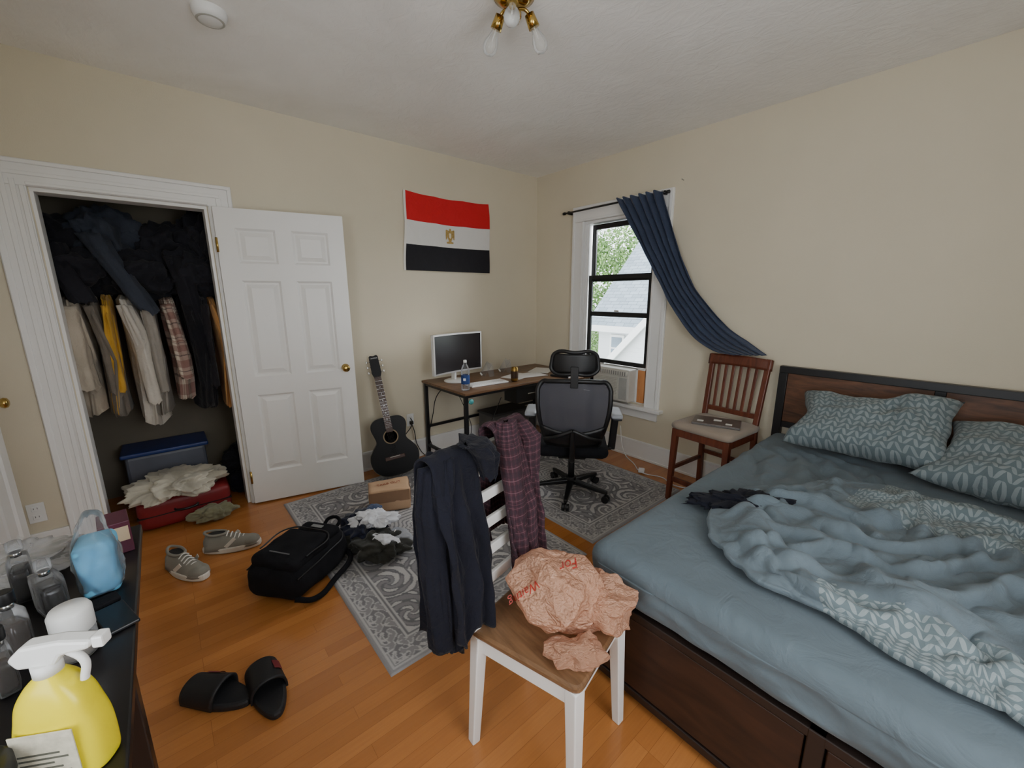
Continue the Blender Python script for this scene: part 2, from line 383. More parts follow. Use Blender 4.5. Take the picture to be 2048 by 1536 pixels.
boxes('control_panel',[(.10,.18,-.126,-.119,.56,.76)],mat('ac_panel',c255(180,180,176)),a,.002)
boxes('left_filler',[(-.42,-.2,.03,.045,.535,.84)]+[(-.42+i*.02,-.41+i*.02,.022,.03,.535,.84) for i in range(11)],whitep,a,0)
brd=E('wood_board'); board=woodmat('board_wood',c255(186,116,66),c255(226,160,104),.5,(14,14,2),.8)
boxes('panel',[(1.33,1.415,-.01,.015,.53,.84)],board,brd,.002)
boxes('tape',[(1.327,1.345,-.014,-.01,.53,.84),(1.33,1.42,-.014,-.01,.83,.85)],whitep,brd,0)
cr=E('curtain_rod')
cyl('rod',(.45,-.055,2.275),(1.53,-.055,2.285),.008,black,cr); cyl('finial_1',(.43,-.055,2.275),(.455,-.055,2.275),.013,black,cr); cyl('finial_2',(1.525,-.055,2.285),(1.55,-.055,2.285),.013,black,cr)
boxes('bracket_1',[(.49,.505,-.06,0,2.26,2.29)],black,cr); boxes('bracket_2',[(1.50,1.515,-.06,0,2.27,2.30)],black,cr)
def poly(pts,v):
    x=v*(len(pts)-1); i=min(int(x),len(pts)-2); f=x-i
    p0=Vector(pts[max(i-1,0)]);p1=Vector(pts[i]);p2=Vector(pts[i+1]);p3=Vector(pts[min(i+2,len(pts)-1)])
    return .5*((2*p1)+(p2-p0)*f+(2*p0-5*p1+4*p2-p3)*f*f+(3*p1-p0-3*p2+p3)*f**3)
Lc=[(1.08,-.095,2.30),(1.25,-.10,2.06),(1.427,-.10,1.79),(1.56,-.11,1.58),(1.682,-.12,1.40),(1.85,-.13,1.20),(2.03,-.14,1.085),(2.18,-.15,1.07)]
Rc=[(1.50,-.095,2.30),(1.61,-.09,2.03),(1.72,-.08,1.76),(1.83,-.08,1.56),(1.96,-.08,1.40),(2.11,-.08,1.25),(2.25,-.09,1.16),(2.39,-.13,1.085)]
def cf(u,v):
    l=poly(Lc,v);r=poly(Rc,v);p=l.lerp(r,u)
    am=.026*(1-.3*v); ph=u*2*math.pi*6+1.8*math.sin(v*4)+1.5*fb((u*1.5,v*2.5,3),1,2)
    p.y-=am*(1+math.sin(ph))*.9+.012*fb((u*3,v*5,0),1)
    p.z+=.006*math.sin(ph)*(v<.04); return p
co=surf('window_curtain',cf,130,110,curtm,None,.6,2,.004)
co.location=(0,.03,0)
cyl('wall_nail',(1.63,0,2.36),(1.63,-.03,2.365),.004,chrome)
# ------------------------------------------------------------ flag
fl=E('national_flag')
def fx(y,z): return .012+.006*math.sin(y*9+z*4)+.005*math.sin(z*14-y*3)+.004*fb((y,z,0),5,2)
def ff(u,v):
    y=-1.565+.905*u+(.006*math.sin(v*5)); z=2.352-.645*v
    return (fx(y,z),y+(.02*(v-.5))*(1-u)*-1,z-.014*math.sin(u*math.pi)*(1-v)-.006*abs(math.sin(u*math.pi*3))*(1-v))
def flagmat():
    m,t,b=nt('flag_cloth'); co=COORD(t,'UV'); s=t.nodes.new('ShaderNodeSeparateXYZ'); t.links.new(co,s.inputs[0])
    c=MIX(t,M(t,'GREATER_THAN',s.outputs[1],.355),c255(206,22,34),c255(222,220,216))
    c=MIX(t,M(t,'GREATER_THAN',s.outputs[1],.66),c,c255(18,16,24))
    c=MIX(t,M(t,'LESS_THAN',s.outputs[0],.022),c,c255(226,222,214))
    t.links.new(c,b.inputs['Base Color']); b.inputs['Roughness'].default_value=.8
    BUMP(t,b,NOISE(t,COORD(t),14,4,.6,.5),.6,.012); return m
surf('cloth',ff,90,60,flagmat(),fl,1,1)
gold=mat('flag_gold',c255(176,146,84),.7,var=.3,vs=60)
half=[(0,.062),(.008,.060),(.012,.05),(.010,.042),(.022,.046),(.040,.052),(.046,.046),(.048,.0),(.046,-.035),(.036,-.03),(.036,-.01),(.030,-.036),(.026,-.01),(.020,-.03),(.014,-.045),(.020,-.052),(.036,-.052),(.036,-.066),(0,-.068)]
pts=half+[(-x,z) for x,z in half[::-1][1:-1]]
cy,cz=-1.11,2.022
bm=bmesh.new(); vv=[bm.verts.new((fx(cy+x,cz+z)+.004,cy+x,cz+z)) for x,z in pts]; bm.faces.new(vv); from_bm('eagle',bm,gold,fl)
bm=bmesh.new(); vv=[bm.verts.new((fx(cy+x,cz+z)+.006,cy+x,cz+z)) for x,z in [(-.011,.022),(.011,.022),(.011,-.012),(0,-.026),(-.011,-.012)]]; bm.faces.new(vv); from_bm('shield',bm,mat('shield_white',c255(225,215,190)),fl)
# ------------------------------------------------------------ rugs
def rugmat():
    m,t,b=nt('rug_pile'); a=t.nodes.new('ShaderNodeAttribute'); a.attribute_name='Col'
    n=NOISE(t,COORD(t),160,3); c=MIX(t,M(t,'MULTIPLY',n,.35),a.outputs['Color'],c255(120,116,116))
    t.links.new(c,b.inputs['Base Color']); b.inputs['Roughness'].default_value=.95; b.inputs['Specular IOR Level'].default_value=.1
    BUMP(t,b,NOISE(t,COORD(t),500,2),.5,.004); return m
rugm=rugmat()
def rug(x0,x1,y0,y1,seed=0):
    L=x1-x0;W=y1-y0; res=.005; nx=int(L/res);ny=int(W/res)
    X,Y=np.meshgrid(np.linspace(0,L,nx+1),np.linspace(0,W,ny+1)); 
    dx=np.minimum(X,L-X);dy=np.minimum(Y,W-Y);d=np.minimum(dx,dy)
    u=np.abs(X-L/2);v=np.abs(Y-W/2)
    k=2*np.pi
    o1=np.sin(u*k/.16+1.2*np.sin(v*k/.22))*np.sin(v*k/.14+1.2*np.sin(u*k/.25))
    o2=np.sin(np.hypot(((u+.0)%.26)-.13,((v)%.26)-.13)*k/.052+3*np.arctan2((v%.26)-.13,(u%.26)-.13))
    o3=np.cos(6*np.arctan2(v+1e-6,u+1e-6)+np.hypot(u,v)*18)
    field=.55*o1+.7*o2+.35*o3
    val=np.where(np.abs(field)<.33,.0,np.where(field>0,1.,.25))
    med=np.hypot(u/1.4,v); val=np.where(med<.2,np.where(np.abs(np.sin(med*k/.05+.8*np.cos(8*np.arctan2(v,u+1e-6))))<.45,0,.9),val)
    s=np.where(dx<dy,Y,X); bw=.15
    bo=np.sin(s*k/.13+2.2*np.sin((d-.075)*k/.12))*np.cos((d-.075)*k/.11)+.5*np.sin(np.hypot((s%.13)-.065,(d-.078))*k/.035)
    val=np.where(d<bw,np.where(np.abs(bo)<.28,.95,np.where(bo>0,.12,.35)),val)
    for a,b_,c_ in ((0,.02,.45),(.02,.026,.95),(.135,.142,.95),(.142,.155,.1),(.155,.162,.95)):
        val=np.where((d>=a)&(d<b_),c_,val)
    c0=np.array(c255(116,115,119));c1=np.array(c255(200,197,196))
    C=np.ones((ny+1,nx+1,4)); C[...,:3]=c0+(c1-c0)*val[...,None]
    Z=.008+0*X+.0015*np.sin(X*7+seed)*np.sin(Y*5)
    Z=np.where(d<.001,.0005,Z)
    co=np.stack([X+x0,Y+y0,Z],-1).reshape(-1,3)
    idx=np.arange((ny+1)*(nx+1)).reshape(ny+1,nx+1)
    f=np.stack([idx[:-1,:-1],idx[:-1,1:],idx[1:,1:],idx[1:,:-1]],-1).reshape(-1)
    me=bpy.data.meshes.new('area_rug'); me.vertices.add(len(co)); me.vertices.foreach_set('co',co.ravel())
    me.loops.add(len(f)); me.loops.foreach_set('vertex_index',f.astype(np.int32))
    me.polygons.add(len(f)//4); me.polygons.foreach_set('loop_start',np.arange(0,len(f),4,dtype=np.int32)); me.polygons.foreach_set('loop_total',np.full(len(f)//4,4,dtype=np.int32))
    me.update(); at=me.color_attributes.new('Col','FLOAT_COLOR','POINT'); at.data.foreach_set('color',C.ravel()); me.validate()
    return finish(bpy.data.objects.new('area_rug',me),rugm,None,True)
# ------------------------------------------------------------ bed (comforter is cloth-simulated first while the scene is light)
BX0,BX1=2.47,4.02
MT=.575
def comf0(u,v):
    a=u*2-1;b=v*2-1
    q=1-.14*a*a*b*b
    x=3.37+.64*a*q; y=-1.36+.62*b*q
    if a<0 and b>.1: x+=.20*(b-.1)*-a
    if b<0 and a<0: y+=.10*a*b
    X=Vector((x,y,0))
    x+=.07*fb(X,3.4,2,1); y+=.07*fb(X,3.4,2,2)
    wx,wy=x+.10*fb(X,2.2,2,11),y+.10*fb(X,2.2,2,12)
    f1=rid((wx*.9+wy*.7,wy*1.5-wx*.9,1),3.2,2,2); f2=rid((wx*1.3-wy*.6,wy*.8+wx*.8,4),4.0,2,8)
    ed=min(1,(1-max(abs(a),abs(b)))/.18)
    z=MT+.05+(.03+.15*max(f1,.85*f2,0)**1.3)*(.45+.55*ed)+.05*fb(X,3,2,3)*ed
    return Vector((x,y,max(MT+.03,z)))
NC=120
cfo=surf('comforter',comf0,NC,NC,[comfm,leafm],None,1.9,2.0)
simok=False
try:
    pl_=mesh('tmp_ground',[(1.9,-2.6,MT),(4.6,-2.6,MT),(4.6,.5,MT),(1.9,.5,MT)],[(0,1,2,3)],None)
    cm_=pl_.modifiers.new('c','COLLISION'); pl_.collision.thickness_outer=.012; pl_.collision.cloth_friction=60
    cl_=cfo.modifiers.new('cl','CLOTH'); s_=cl_.settings
    s_.quality=5; s_.mass=.25; s_.tension_stiffness=15; s_.compression_stiffness=15; s_.shear_stiffness=8; s_.bending_stiffness=1.5; s_.time_scale=.6
    s_.air_damping=3; s_.tension_damping=10; s_.compression_damping=10; s_.bending_damping=1
    cl_.collision_settings.distance_min=.010; cl_.collision_settings.use_self_collision=False; cl_.collision_settings.collision_quality=2
    cl_.point_cache.frame_start=1; cl_.point_cache.frame_end=60
    for f_ in range(1,11): SC.frame_set(f_)
    dg=bpy.context.evaluated_depsgraph_get()
    nm_=bpy.data.meshes.new_from_object(cfo.evaluated_get(dg),depsgraph=dg)
    zs=[v.co.z for v in nm_.vertices]; xs=[v.co.x for v in nm_.vertices]
    if min(zs)>MT-.05 and max(zs)<1.2 and max(xs)<5:
        cfo.modifiers.clear(); cfo.data=nm_; simok=True
    bpy.data.objects.remove(pl_); SC.frame_set(1)
except Exception as ex:
    print('SIMFAIL',ex)
if not simok: cfo.modifiers.clear()
def cmi(k,p):
    i,j=k%NC,k//NC; u,v=i/NC,j/NC
    s=.04*math.sin(u*7+1)
    if v>.70+s and u>.25: return 1
    if v<.17+s and .35<u<.85: return 1
    return 0
cfo.data.polygons.foreach_set('material_index',[cmi(k,p.center) for k,p in enumerate(cfo.data.polygons)])
cfo.data.polygons.foreach_set('use_smooth',[True]*len(cfo.data.polygons))
for v in cfo.data.vertices: 
    v.co.z=max(v.co.z+.004,MT+.012)
    if v.co.x>4.08: v.co.x=4.08
sm=cfo.modifiers.new('smooth','SMOOTH'); sm.factor=.5; sm.iterations=2
sb_=cfo.modifiers.new('sol','SOLIDIFY'); sb_.thickness=.022; sb_.offset=0
sb2=cfo.modifiers.new('sub','SUBSURF'); sb2.levels=1; sb2.render_levels=1
hb=E('headboard')
boxes('frame',[(BX0,BX1,-.075,-.03,.975,1.02),(BX0,BX0+.05,-.075,-.03,0,.975),(BX1-.05,BX1,-.075,-.03,0,.975),(3.22,3.265,-.07,-.03,.3,.975),(BX0+.05,BX1-.05,-.07,-.035,.60,.64)],black,hb,.003)
boxes('wood_panels',[(BX0+.05,3.22,-.06,-.04,.64,.975),(3.265,BX1-.05,-.06,-.04,.64,.975)],rustic,hb,.002)
bd=E('bed_frame')
FT=.385
boxes('frame_rails',[(BX0,BX0+.03,-2.07,-.08,.28,FT),(BX1-.03,BX1,-2.07,-.08,.28,FT),(BX0,BX1,-2.10,-2.07,FT-.03,FT),(BX0,BX1,-2.10,-2.07,.03,.06),(BX0,BX0+.04,-2.101,-2.06,0,FT),(BX1-.04,BX1,-2.101,-2.06,0,FT),(3.225,3.265,-2.101,-2.06,0,FT)],mat('bed_frame_brown',c255(34,24,20),.45),bd,.003)
boxes('drawer_fronts',[(BX0+.045,3.22,-2.095,-2.075,.065,FT-.035),(3.27,BX1-.045,-2.095,-2.075,.065,FT-.035)],darkwood,bd,.003)
boxes('side_panel',[(BX0+.005,BX0+.025,-2.06,-.08,.03,.28)],darkwood,bd,.002); boxes('slat_deck',[(BX0+.03,BX1-.03,-2.07,-.08,FT-.04,FT-.01)],black,bd)
def mfn(p):
    q=p.copy(); X=p.x+3.245; Y=p.y-1.09
    if p.z>.03:
        k=max(0,1-((X-2.90)**2/.34+(Y+.68)**2/.30))
        wv=rid((X*1.4+Y*.5,Y*.8-X*1.1,0),5,2,4)
        q.z+=.024*k*(wv-.6)+.003*fb((X,Y,0),4,3)
        th=math.atan2(Y+.10,X-2.40)
        q.z+=.016*k*math.sin(th*30+5*fb((X,Y,0),2.5))
    else:
        q.x+=.006*math.sin(Y*14+3*fb((X,Y,p.z),3)); q.y+=.012*fb((X*2,p.z*5,Y),3,2)
    return q
mt_=E('mattress'); rbox('fitted_sheet',(3.245,-1.095,.478),(1.52,2.03,.186),.06,120,sheetm,mt_,mfn)
def pillow(name,loc,rot,w=.68,h=.42,t=.10,seed=0,m=leafm):
    V=[];Fc=[];UVs=[];n=48
    for s in (1,-1):
        o=len(V)
        for j in range(n+1):
            for i in range(n+1):
                u=i/n*2-1;v=j/n*2-1
                pin=1+.10*(u*u*v*v)-.06*(1-abs(u))*abs(v)**3-.06*(1-abs(v))*abs(u)**3
                th=t*max(0,(1-u**4)*(1-v**4))**.5
                z=s*th*(1+.3*fb((u*1.5,v*1.5,seed),1.2,2)+ .22*(rid((u+.3*fb((u,v,1),2,2),v,s+seed),2.0,2)-.5))+.07*fb((u,v,seed+3),.9,2)*.6
                V.append((u*w/2*pin+.02*fb((v,seed,0),1.5,2),v*h/2*pin+.02*fb((u,seed,1),1.5,2),z))
        for j in range(n):
            for i in range(n):
                q=(o+j*(n+1)+i,o+j*(n+1)+i+1,o+(j+1)*(n+1)+i+1,o+(j+1)*(n+1)+i)
                uq=[(i,j),(i+1,j),(i+1,j+1),(i,j+1)]
                if s<0: q=q[::-1]; uq=uq[::-1]
                Fc.append(q); UVs+=[(a/n*w,b/n*h) for a,b in uq]
    ob=mesh(name,V,Fc,m,None,True); l=ob.data.uv_layers.new(name='UVMap'); l.data.foreach_set('uv',[c for p in UVs for c in p])
    bm=bmesh.new(); bm.from_mesh(ob.data); bmesh.ops.remove_doubles(bm,verts=bm.verts,dist=.0004); bm.to_mesh(ob.data); bm.free()
    ob.location=loc; ob.rotation_euler=rot; return ob
pillow('pillow',(3.00,-.325,.775),(math.radians(38),math.radians(-5),math.radians(-3)),.64,.40,.11,1)
pillow('pillow',(3.63,-.42,.735),(math.radians(22),0,math.radians(-10)),.68,.44,.105,5)
blob('dark_shirt',(2.78,-1.42,MT+.036),(.21,.08,.032),clothmat('black_shirt',c255(20,22,32),.3,.05),None,.45,16,3,6,.6,rot=(0,0,math.radians(46)))
rug(.206,2.03,-2.734,-1.516); rug(.30,1.985,-1.408,-.33,2)
# ------------------------------------------------------------ desk
d=E('desk')
T=.73
boxes('desktop',[(.03,.74,-1.48,-.55,T-.02,T),(.03,.91,-.55,-.04,T-.02,T)],deskwood,d,.003)
fr=[]
def leg(x,y): return (x-.015,x+.015,y-.015,y+.015,.011,T-.02)
for x,y in ((.06,-1.455),(.71,-1.455),(.71,-.53),(.06,-.07),(.88,-.07),(.88,-.5)): fr.append(leg(x,y))
fr+=[(.075,.695,-1.467,-1.443,T-.045,T-.02),(.698,.722,-1.44,-.545,T-.045,T-.02),(.075,.695,-1.467,-1.443,.10,.125),(.05,.07,-1.44,-.085,.28,.305),(.075,.865,-.082,-.058,.28,.305),(.725,.865,-.512,-.488,T-.045,T-.02),(.868,.892,-.485,-.085,.1,.125)]
boxes('steel_frame',fr,black,d,.002)
boxes('drawer_box',[(.52,.69,-.9,-.56,T-.19,T-.045)],blackp,d,.004); 
box('drawer_pull',(.70,-.72,T-.115),(.01,.1,.012),chrome,d)
pc=E('storage_crate')
boxes('shell',[(.18,.42,-.95,-.5,0.011,.36)],mat('crate_grey',c255(80,78,76)),pc,.01); boxes('lid',[(.17,.43,-.96,-.49,.36,.385)],mat('crate_lid',c255(50,48,50)),pc,.006)
psr=E('power_strip',(.45,-1.22,.011),.5); boxes('case',[(-.03,.03,-.14,.14,0,.035)],whitep,psr,.006); boxes('sockets',[(-.012,.012,-.12+i*.045,-.10+i*.045,.035,.0365) for i in range(6)],black,psr,0)
mo=E('computer_monitor',(.27,-1.245,T),math.radians(8))
def mf(yofs):
    def f(u,v):
        y=(u-.5)*.56; return (.0+.09*(abs(u-.5)*2)**2*.35+yofs,y,.085+v*.35)
    return f
surf('back_shell',mf(-.02),24,6,whitep,mo,thick=.02); surf('bezel',mf(-.004),24,6,whitep,mo,thick=.014)
scr=mat('screen_glass',c255(34,30,32),.25,var=.05)
def sf(u,v):
    y=(u-.5)*.532; return (.0045+.09*(abs(u-.5)*2)**2*.35*.93,y,.10+v*.322)
surf('screen',sf,24,6,scr,mo)
lathe('stand_base',[(0,0),(.115,0),(.115,.006),(.1,.012),(0,.012)],whitep,mo,(-.01,0,.001))
bar('stand_neck',(-.05,0,.008),(-.035,0,.22),.05,.02,whitep,mo)
def bottle(name,loc,h=.21,r=.031):
    e=E(name,loc)
    lathe('body',[(0,.001),(r*.9,.001),(r,.01),(r,h*.36),(r*.93,h*.4),(r,h*.44),(r,h*.68),(r*.7,h*.8),(.013,h*.88),(.013,h*.94)],clearm,e)
    lathe('label',[(r+.0008,h*.22),(r+.0008,h*.52)],mat('bottle_label',c255(28,60,120)),e)
    box('label_mark',(r*.72,-r*.72,h*.38),(.002,.02,.02),whitep,e,0,(0,0,math.radians(-45)))
    lathe('cap',[(0,h),(.013,h),(.014,h*.93),(.014,h*.92)],whitep,e); return e
bottle('water_bottle',(.63,-1.40,T+.001),.25,.035)
lid=E('jar_lid',(.745,-1.43,T-.07)); lathe('disc',[(0,0),(.022,0),(.022,.008),(0,.008)],mat('teal_sticker',c255(70,150,150)),lid,rot=(0,math.radians(90),0))
kb=E('keyboard',(.55,-1.12,T),math.radians(-4))
boxes('case',[(-.065,.065,-.19,.19,.001,.014)],whitep,kb,.004)
boxes('keys',[(-.055+i*.0225,-.037+i*.0225,-.18+j*.024,-.16+j*.024,.014,.019) for i in range(5) for j in range(15)],whitep,kb,.001)
paperm=mat('paper',c255(226,224,220),.8,var=.03)
for i,(x,y,r) in enumerate(((.46,-.68,.3),(.5,-.56,-.2),(.40,-.30,.5))):
    box('paper_sheet',(x,y,T+.002+.0015*i),(.21,.29,.001),paperm,None,0,(0,0,r))
for x,y in ((.24,-.88),(.20,-.62)):
    g=E('phone_stand',(x,y,T+.003),.4)
    bar('leg_1',(-.03,-.05,0),(.05,-.05,.13),.004,.06,clearm,g); bar('leg_2',(.05,-.05,.13),(.08,-.05,0),.004,.06,clearm,g); bar('lip',(-.03,-.05,.005),(-.05,-.05,.03),.02,.01,whitep,g)
cn=E('drink_can',(.62,-.86,T+.001)); lathe('body',[(0,.002),(.026,.002),(.033,.01),(.033,.12),(.026,.13),(.026,.132),(0,.13)],mat('can_gold',c255(150,120,60),.3,.8,var=.5,vs=30),cn)
lathe('band',[(.0336,.03),(.0336,.095)],mat('can_band',c255(70,48,30),.4),cn)
mg=E('pen_mug',(.55,-.16,T+.002)); lathe('body',[(0,.002),(.04,.002),(.042,.1),(.038,.1),(.036,.008),(0,.008)],mat('mug_dark',c255(52,50,48),.4),mg); tube('handle',[(.04,0,.08),(.065,0,.075),(.065,0,.03),(.04,0,.02)],.005,mat('mug_h',c255(52,50,48)),mg)
for i in range(4): cyl('pen_%d'%i,(.01*(i-1.5),.005*i-.01,.012),(.02*(i-1.5),.012*i-.02,.14),.004,[black,chrome,paperm,gold][i],mg,seg=8)
bk=E('notebook',(.74,-.30,T),.2); boxes('cover',[(-.1,.1,-.13,.13,.001,.018)],mat('book_black',c255(30,30,34),.5),bk,.002); boxes('pages',[(-.097,.102,-.127,.127,.004,.015)],paperm,bk,0)
# ------------------------------------------------------------ guitar
g=E('acoustic_guitar')
bdir=Vector((-.27,-.04,.96)).normalized(); nrm=Vector((.96,-.35,.25)); nrm=(nrm-bdir*nrm.dot(bdir)).normalized(); adir=bdir.cross(nrm).normalized()
g.matrix_world=Matrix(((adir.x,bdir.x,nrm.x,.36),(adir.y,bdir.y,nrm.y,-1.90),(adir.z,bdir.z,nrm.z,.040),(0,0,0,1)))
def gout(k=1):
    P=[(0,0),(.07,.004),(.13,.025),(.175,.07),(.195,.13),(.19,.19),(.16,.24),(.128,.28),(.12,.31),(.132,.36),(.143,.405),(.135,.45),(.10,.482),(.05,.49),(0,.49)]
    out=[]
    for i in range(57):
        v=poly([(x,y,0) for x,y in P],i/56); out.append((v.x,v.y))
    o=out+[(-x,y) for x,y in out[::-1][1:-1]]
    return [(x*k,(y-.24)*k+.24) for x,y in o]
gl=mat('guitar_black_gloss',c255(7,7,9),.4,var=.05,spec=.2)
prism('body',gout(),-.10,0,gl,g,.004); 
prism('binding_top',gout(1.006),-.005,-.003,mat('binding',c255(130,120,100),.4),g)
rose=woodmat('rosewood',c255(46,26,18),c255(80,48,32))
lathe('sound_hole',[(0,.0),(.05,.0)],mat('hole_black',(.002,.002,.002),.9,spec=0),g,(0,.325,.0012))
lathe('rosette',[(.052,.0),(.053,.001),(.060,.001),(.061,0)],mat('rosette',c255(140,120,92)),g,(0,.325,.0008))
boxes('bridge',[(-.08,.08,.135,.165,0,.01)],rose,g,.004); boxes('saddle',[(-.04,.04,.158,.161,.01,.014)],paperm,g)
boxes('fretboard',[(-.027,.027,.365,.83,.001,.012)],rose,g,.001); boxes('neck',[(-.025,.025,.46,.83,-.022,.001)],gl,g,.006)
boxes('frets',[(-.027,.027,y,y+.0012,.012,.0130) for y in [.83-.64*(1-2**(-i/12)) for i in range(1,20)]],chrome,g)
boxes('fret_dots',[(-.004,.004,y,y+.006,.012,.0124) for y in [.83-.64*(1-2**(-i/12))+.012 for i in (3,5,7,9,12,15)]],whitep,g)
prism('headstock',[(-.027,.83),(.027,.83),(.038,.86),(.036,1.0),(.025,1.01),(0,1.004),(-.025,1.01),(-.036,1.0),(-.038,.86)],-.012,.004,gl,g,.002)
text('maker_lettering','TAMORA',(0,.985,.0045),(0,0,0),.014,whitep,g)
for s in (-1,1):
    for i in range(3):
        cyl('peg_shaft_%d_%d'%(s+1,i),(s*.034,.87+i*.045,-.006),(s*.055,.87+i*.045,-.006),.003,chrome,g,seg=8)
        box('peg_%d_%d'%(s+1,i),(s*.06,.87+i*.045,-.006),(.012,.02,.008),chrome,g,.003)
for i in range(6):
    x=-.02+i*.008; cyl('string_%d'%i,(x*1.1,.16,.014),(x,.84,.0135),.0006,chrome,g,seg=6)
# ------------------------------------------------------------ office chair
oc=E('office_chair',(1.46,-1.02,.010),0)
fd=Vector((-.66,.75,0)).normalized(); rzo=math.atan2(fd.y,fd.x)-math.pi/2; oc.rotation_euler=(0,0,rzo)
for i in range(5):
    a=math.radians(-56+72*i)-rzo; c,s=math.cos(a),math.sin(a)
    bar('base_arm_%d'%i,(0,0,.105),(c*.29,s*.29,.075),.05,.035,blackp,oc,.006,w1=.028,h1=.025)
    cyl('caster_stem_%d'%i,(c*.28,s*.28,.08),(c*.28,s*.28,.05),.008,blackp,oc)
    for q in (-1,1):
        cyl('caster_%d_%d'%(i,q+1),(c*.28+s*q*.006,s*.28-c*q*.006,.027),(c*.28+s*q*.026,s*.28-c*q*.026,.027),.026,blackp,oc,bevel=.003)
cyl('hub',(0,0,.08),(0,0,.14),.04,blackp,oc,bevel=.005); cyl('gas_lift',(0,0,.12),(0,0,.34),.024,black,oc); cyl('gas_lift_upper',(0,0,.2),(0,0,.36),.016,chrome,oc)
box('tilt_mechanism',(0,0,.345),(.2,.24,.05),blackp,oc,.01)
rbox('seat_cushion',(0,.02,.41),(.50,.50,.09),.044,12,blackf,oc,lambda p:Vector((p.x,p.y,p.z-.02*max(0,abs(p.y)-.18)/.07*(1 if p.y>0 else 0))))
def bp_(s,t):
    wv=.175+.065*math.sin(math.pi*min(1,t*1.05)*.62) - (.03 if t>.92 else 0)
    return Vector((s*wv,-.235-.045*math.sin(t*3.1)-.05*t+.045*s*s,.47+t*.45+.012*(1-s*s)*(1 if t>.9 else 0)))
def meshm():
    m,t,b=nt('chair_mesh'); b.inputs['Base Color'].default_value=(*c255(70,70,78),1); b.inputs['Roughness'].default_value=.8; b.inputs['Alpha'].default_value=.92
    BUMP(t,b,NOISE(t,COORD(t),300,2),.3,.003); return m
surf('mesh_back',lambda u,v:bp_(u*2-1,v),20,20,meshm(),oc)
ring=[bp_(s/6,1) for s in range(-6,7)]+[bp_(1,1-i/10) for i in range(1,11)]+[bp_(-s/6,0) for s in range(-5,7)]+[bp_(-1,i/10) for i in range(1,10)]
tube('back_frame',ring,.016,blackp,oc,True)
surf('lumbar_pad',lambda u,v:bp_((u*2-1),.0+v*(.34-.10*(1-(2*u-1)**2)))+Vector((0,-.012-.008*math.sin(v*3.14),0)),16,6,blackp,oc,thick=.012)
tube('spine',[(0,-.06,.345),(0,-.25,.37),(0,-.30,.50),(0,-.315,.60)],.019,blackp,oc)
tube('back_brace_1',[(0,-.315,.60),(-.12,-.30,.55),(-.19,-.25,.52)],.014,blackp,oc); tube('back_brace_2',[(0,-.315,.60),(.12,-.30,.55),(.19,-.25,.52)],.014,blackp,oc)
surf('headrest_mesh',lambda u,v:Vector(((u*2-1)*.145*(1-.12*abs(v*2-1)**3),-.285+.04*(u*2-1)**2,.985+v*.125)),14,8,blackp,oc,thick=.02)
hr=[(-.145,-.25,.995),(-.15,-.245,1.055),(-.13,-.25,1.11),(0,-.29,1.12),(.13,-.25,1.11),(.15,-.245,1.055),(.145,-.25,.995),(0,-.29,.98)]
tube('headrest_frame',hr,.013,blackp,oc,True)
bar('headrest_post',(0,-.30,.89),(0,-.30,1.03),.05,.018,blackp,oc)
gp=mat('armpad_grey',c255(150,154,160),.5)
for s in (-1,1):
    bar('arm_bracket_%d'%(s+1),(s*.10,0,.37),(s*.285,-.02,.39),.05,.02,blackp,oc)
    bar('arm_post_%d'%(s+1),(s*.285,-.02,.38),(s*.30,-.05,.64),.05,.035,blackp,oc,.008)
    rbox('arm_pad_%d'%(s+1),(s*.30,-.04,.66),(.085,.25,.03),.014,5,gp,oc)
    rbox('arm_pad_base_%d'%(s+1),(s*.30,-.04,.638),(.075,.22,.02),.009,3,blackp,oc)
# ------------------------------------------------------------ counter stool
bc=E('counter_stool',(2.20,-.34,0),math.radians(-5))
SZ=.60
rbox('seat_cushion',(0,-.01,SZ-.02),(.43,.43,.06),.029,8,clothmat('beige_seat',c255(150,136,122),.06),bc)
boxes('seat_apron',[(-.174,.174,-.205,-.185,SZ-.10,SZ-.045),(-.174,.174,.17,.19,SZ-.10,SZ-.045),(-.195,-.175,-.17,.16,SZ-.10,SZ-.045),(.175,.195,-.17,.16,SZ-.10,SZ-.045)],redwood,bc,.003)
for s in (-1,1):
    bar('front_leg_%d'%(s+1),(s*.195,-.205,0),(s*.185,-.19,SZ-.045),.032,.032,redwood,bc,.004,w1=.04,h1=.04)
    bar('rear_leg_%d'%(s+1),(s*.19,.20,0),(s*.185,.175,SZ),.036,.032,redwood,bc,.004)
    bar('back_post_%d'%(s+1),(s*.185,.175,SZ-.02),(s*.195,.245,1.06),.036,.03,redwood,bc,.005)
    bar('side_stretcher_%d'%(s+1),(s*.19,-.19,.25),(s*.19,.19,.25),.02,.03,redwood,bc)
bar('front_stretcher',(-.19,-.2,.17),(.19,-.2,.17),.02,.035,redwood,bc); bar('rear_stretcher',(-.19,.195,.3),(.19,.195,.3),.02,.03,redwood,bc)
surf('crest_rail',lambda u,v:Vector(((u-.5)*.44,.235+.012*v-.02*(1-(2*u-1)**2)+.0,.98+v*.075+.012*(1-(2*u-1)**2))),20,4,redwood,bc,thick=.024)
bar('lower_rail',(-.18,.185,.66),(.18,.185,.66),.02,.035,redwood,bc)
for i in range(6):
    x=-.125+i*.05; bar('back_slat_%d'%i,(x,.183,.66),(x*1.06,.222,1.0),.022,.010,redwood,bc,.003)
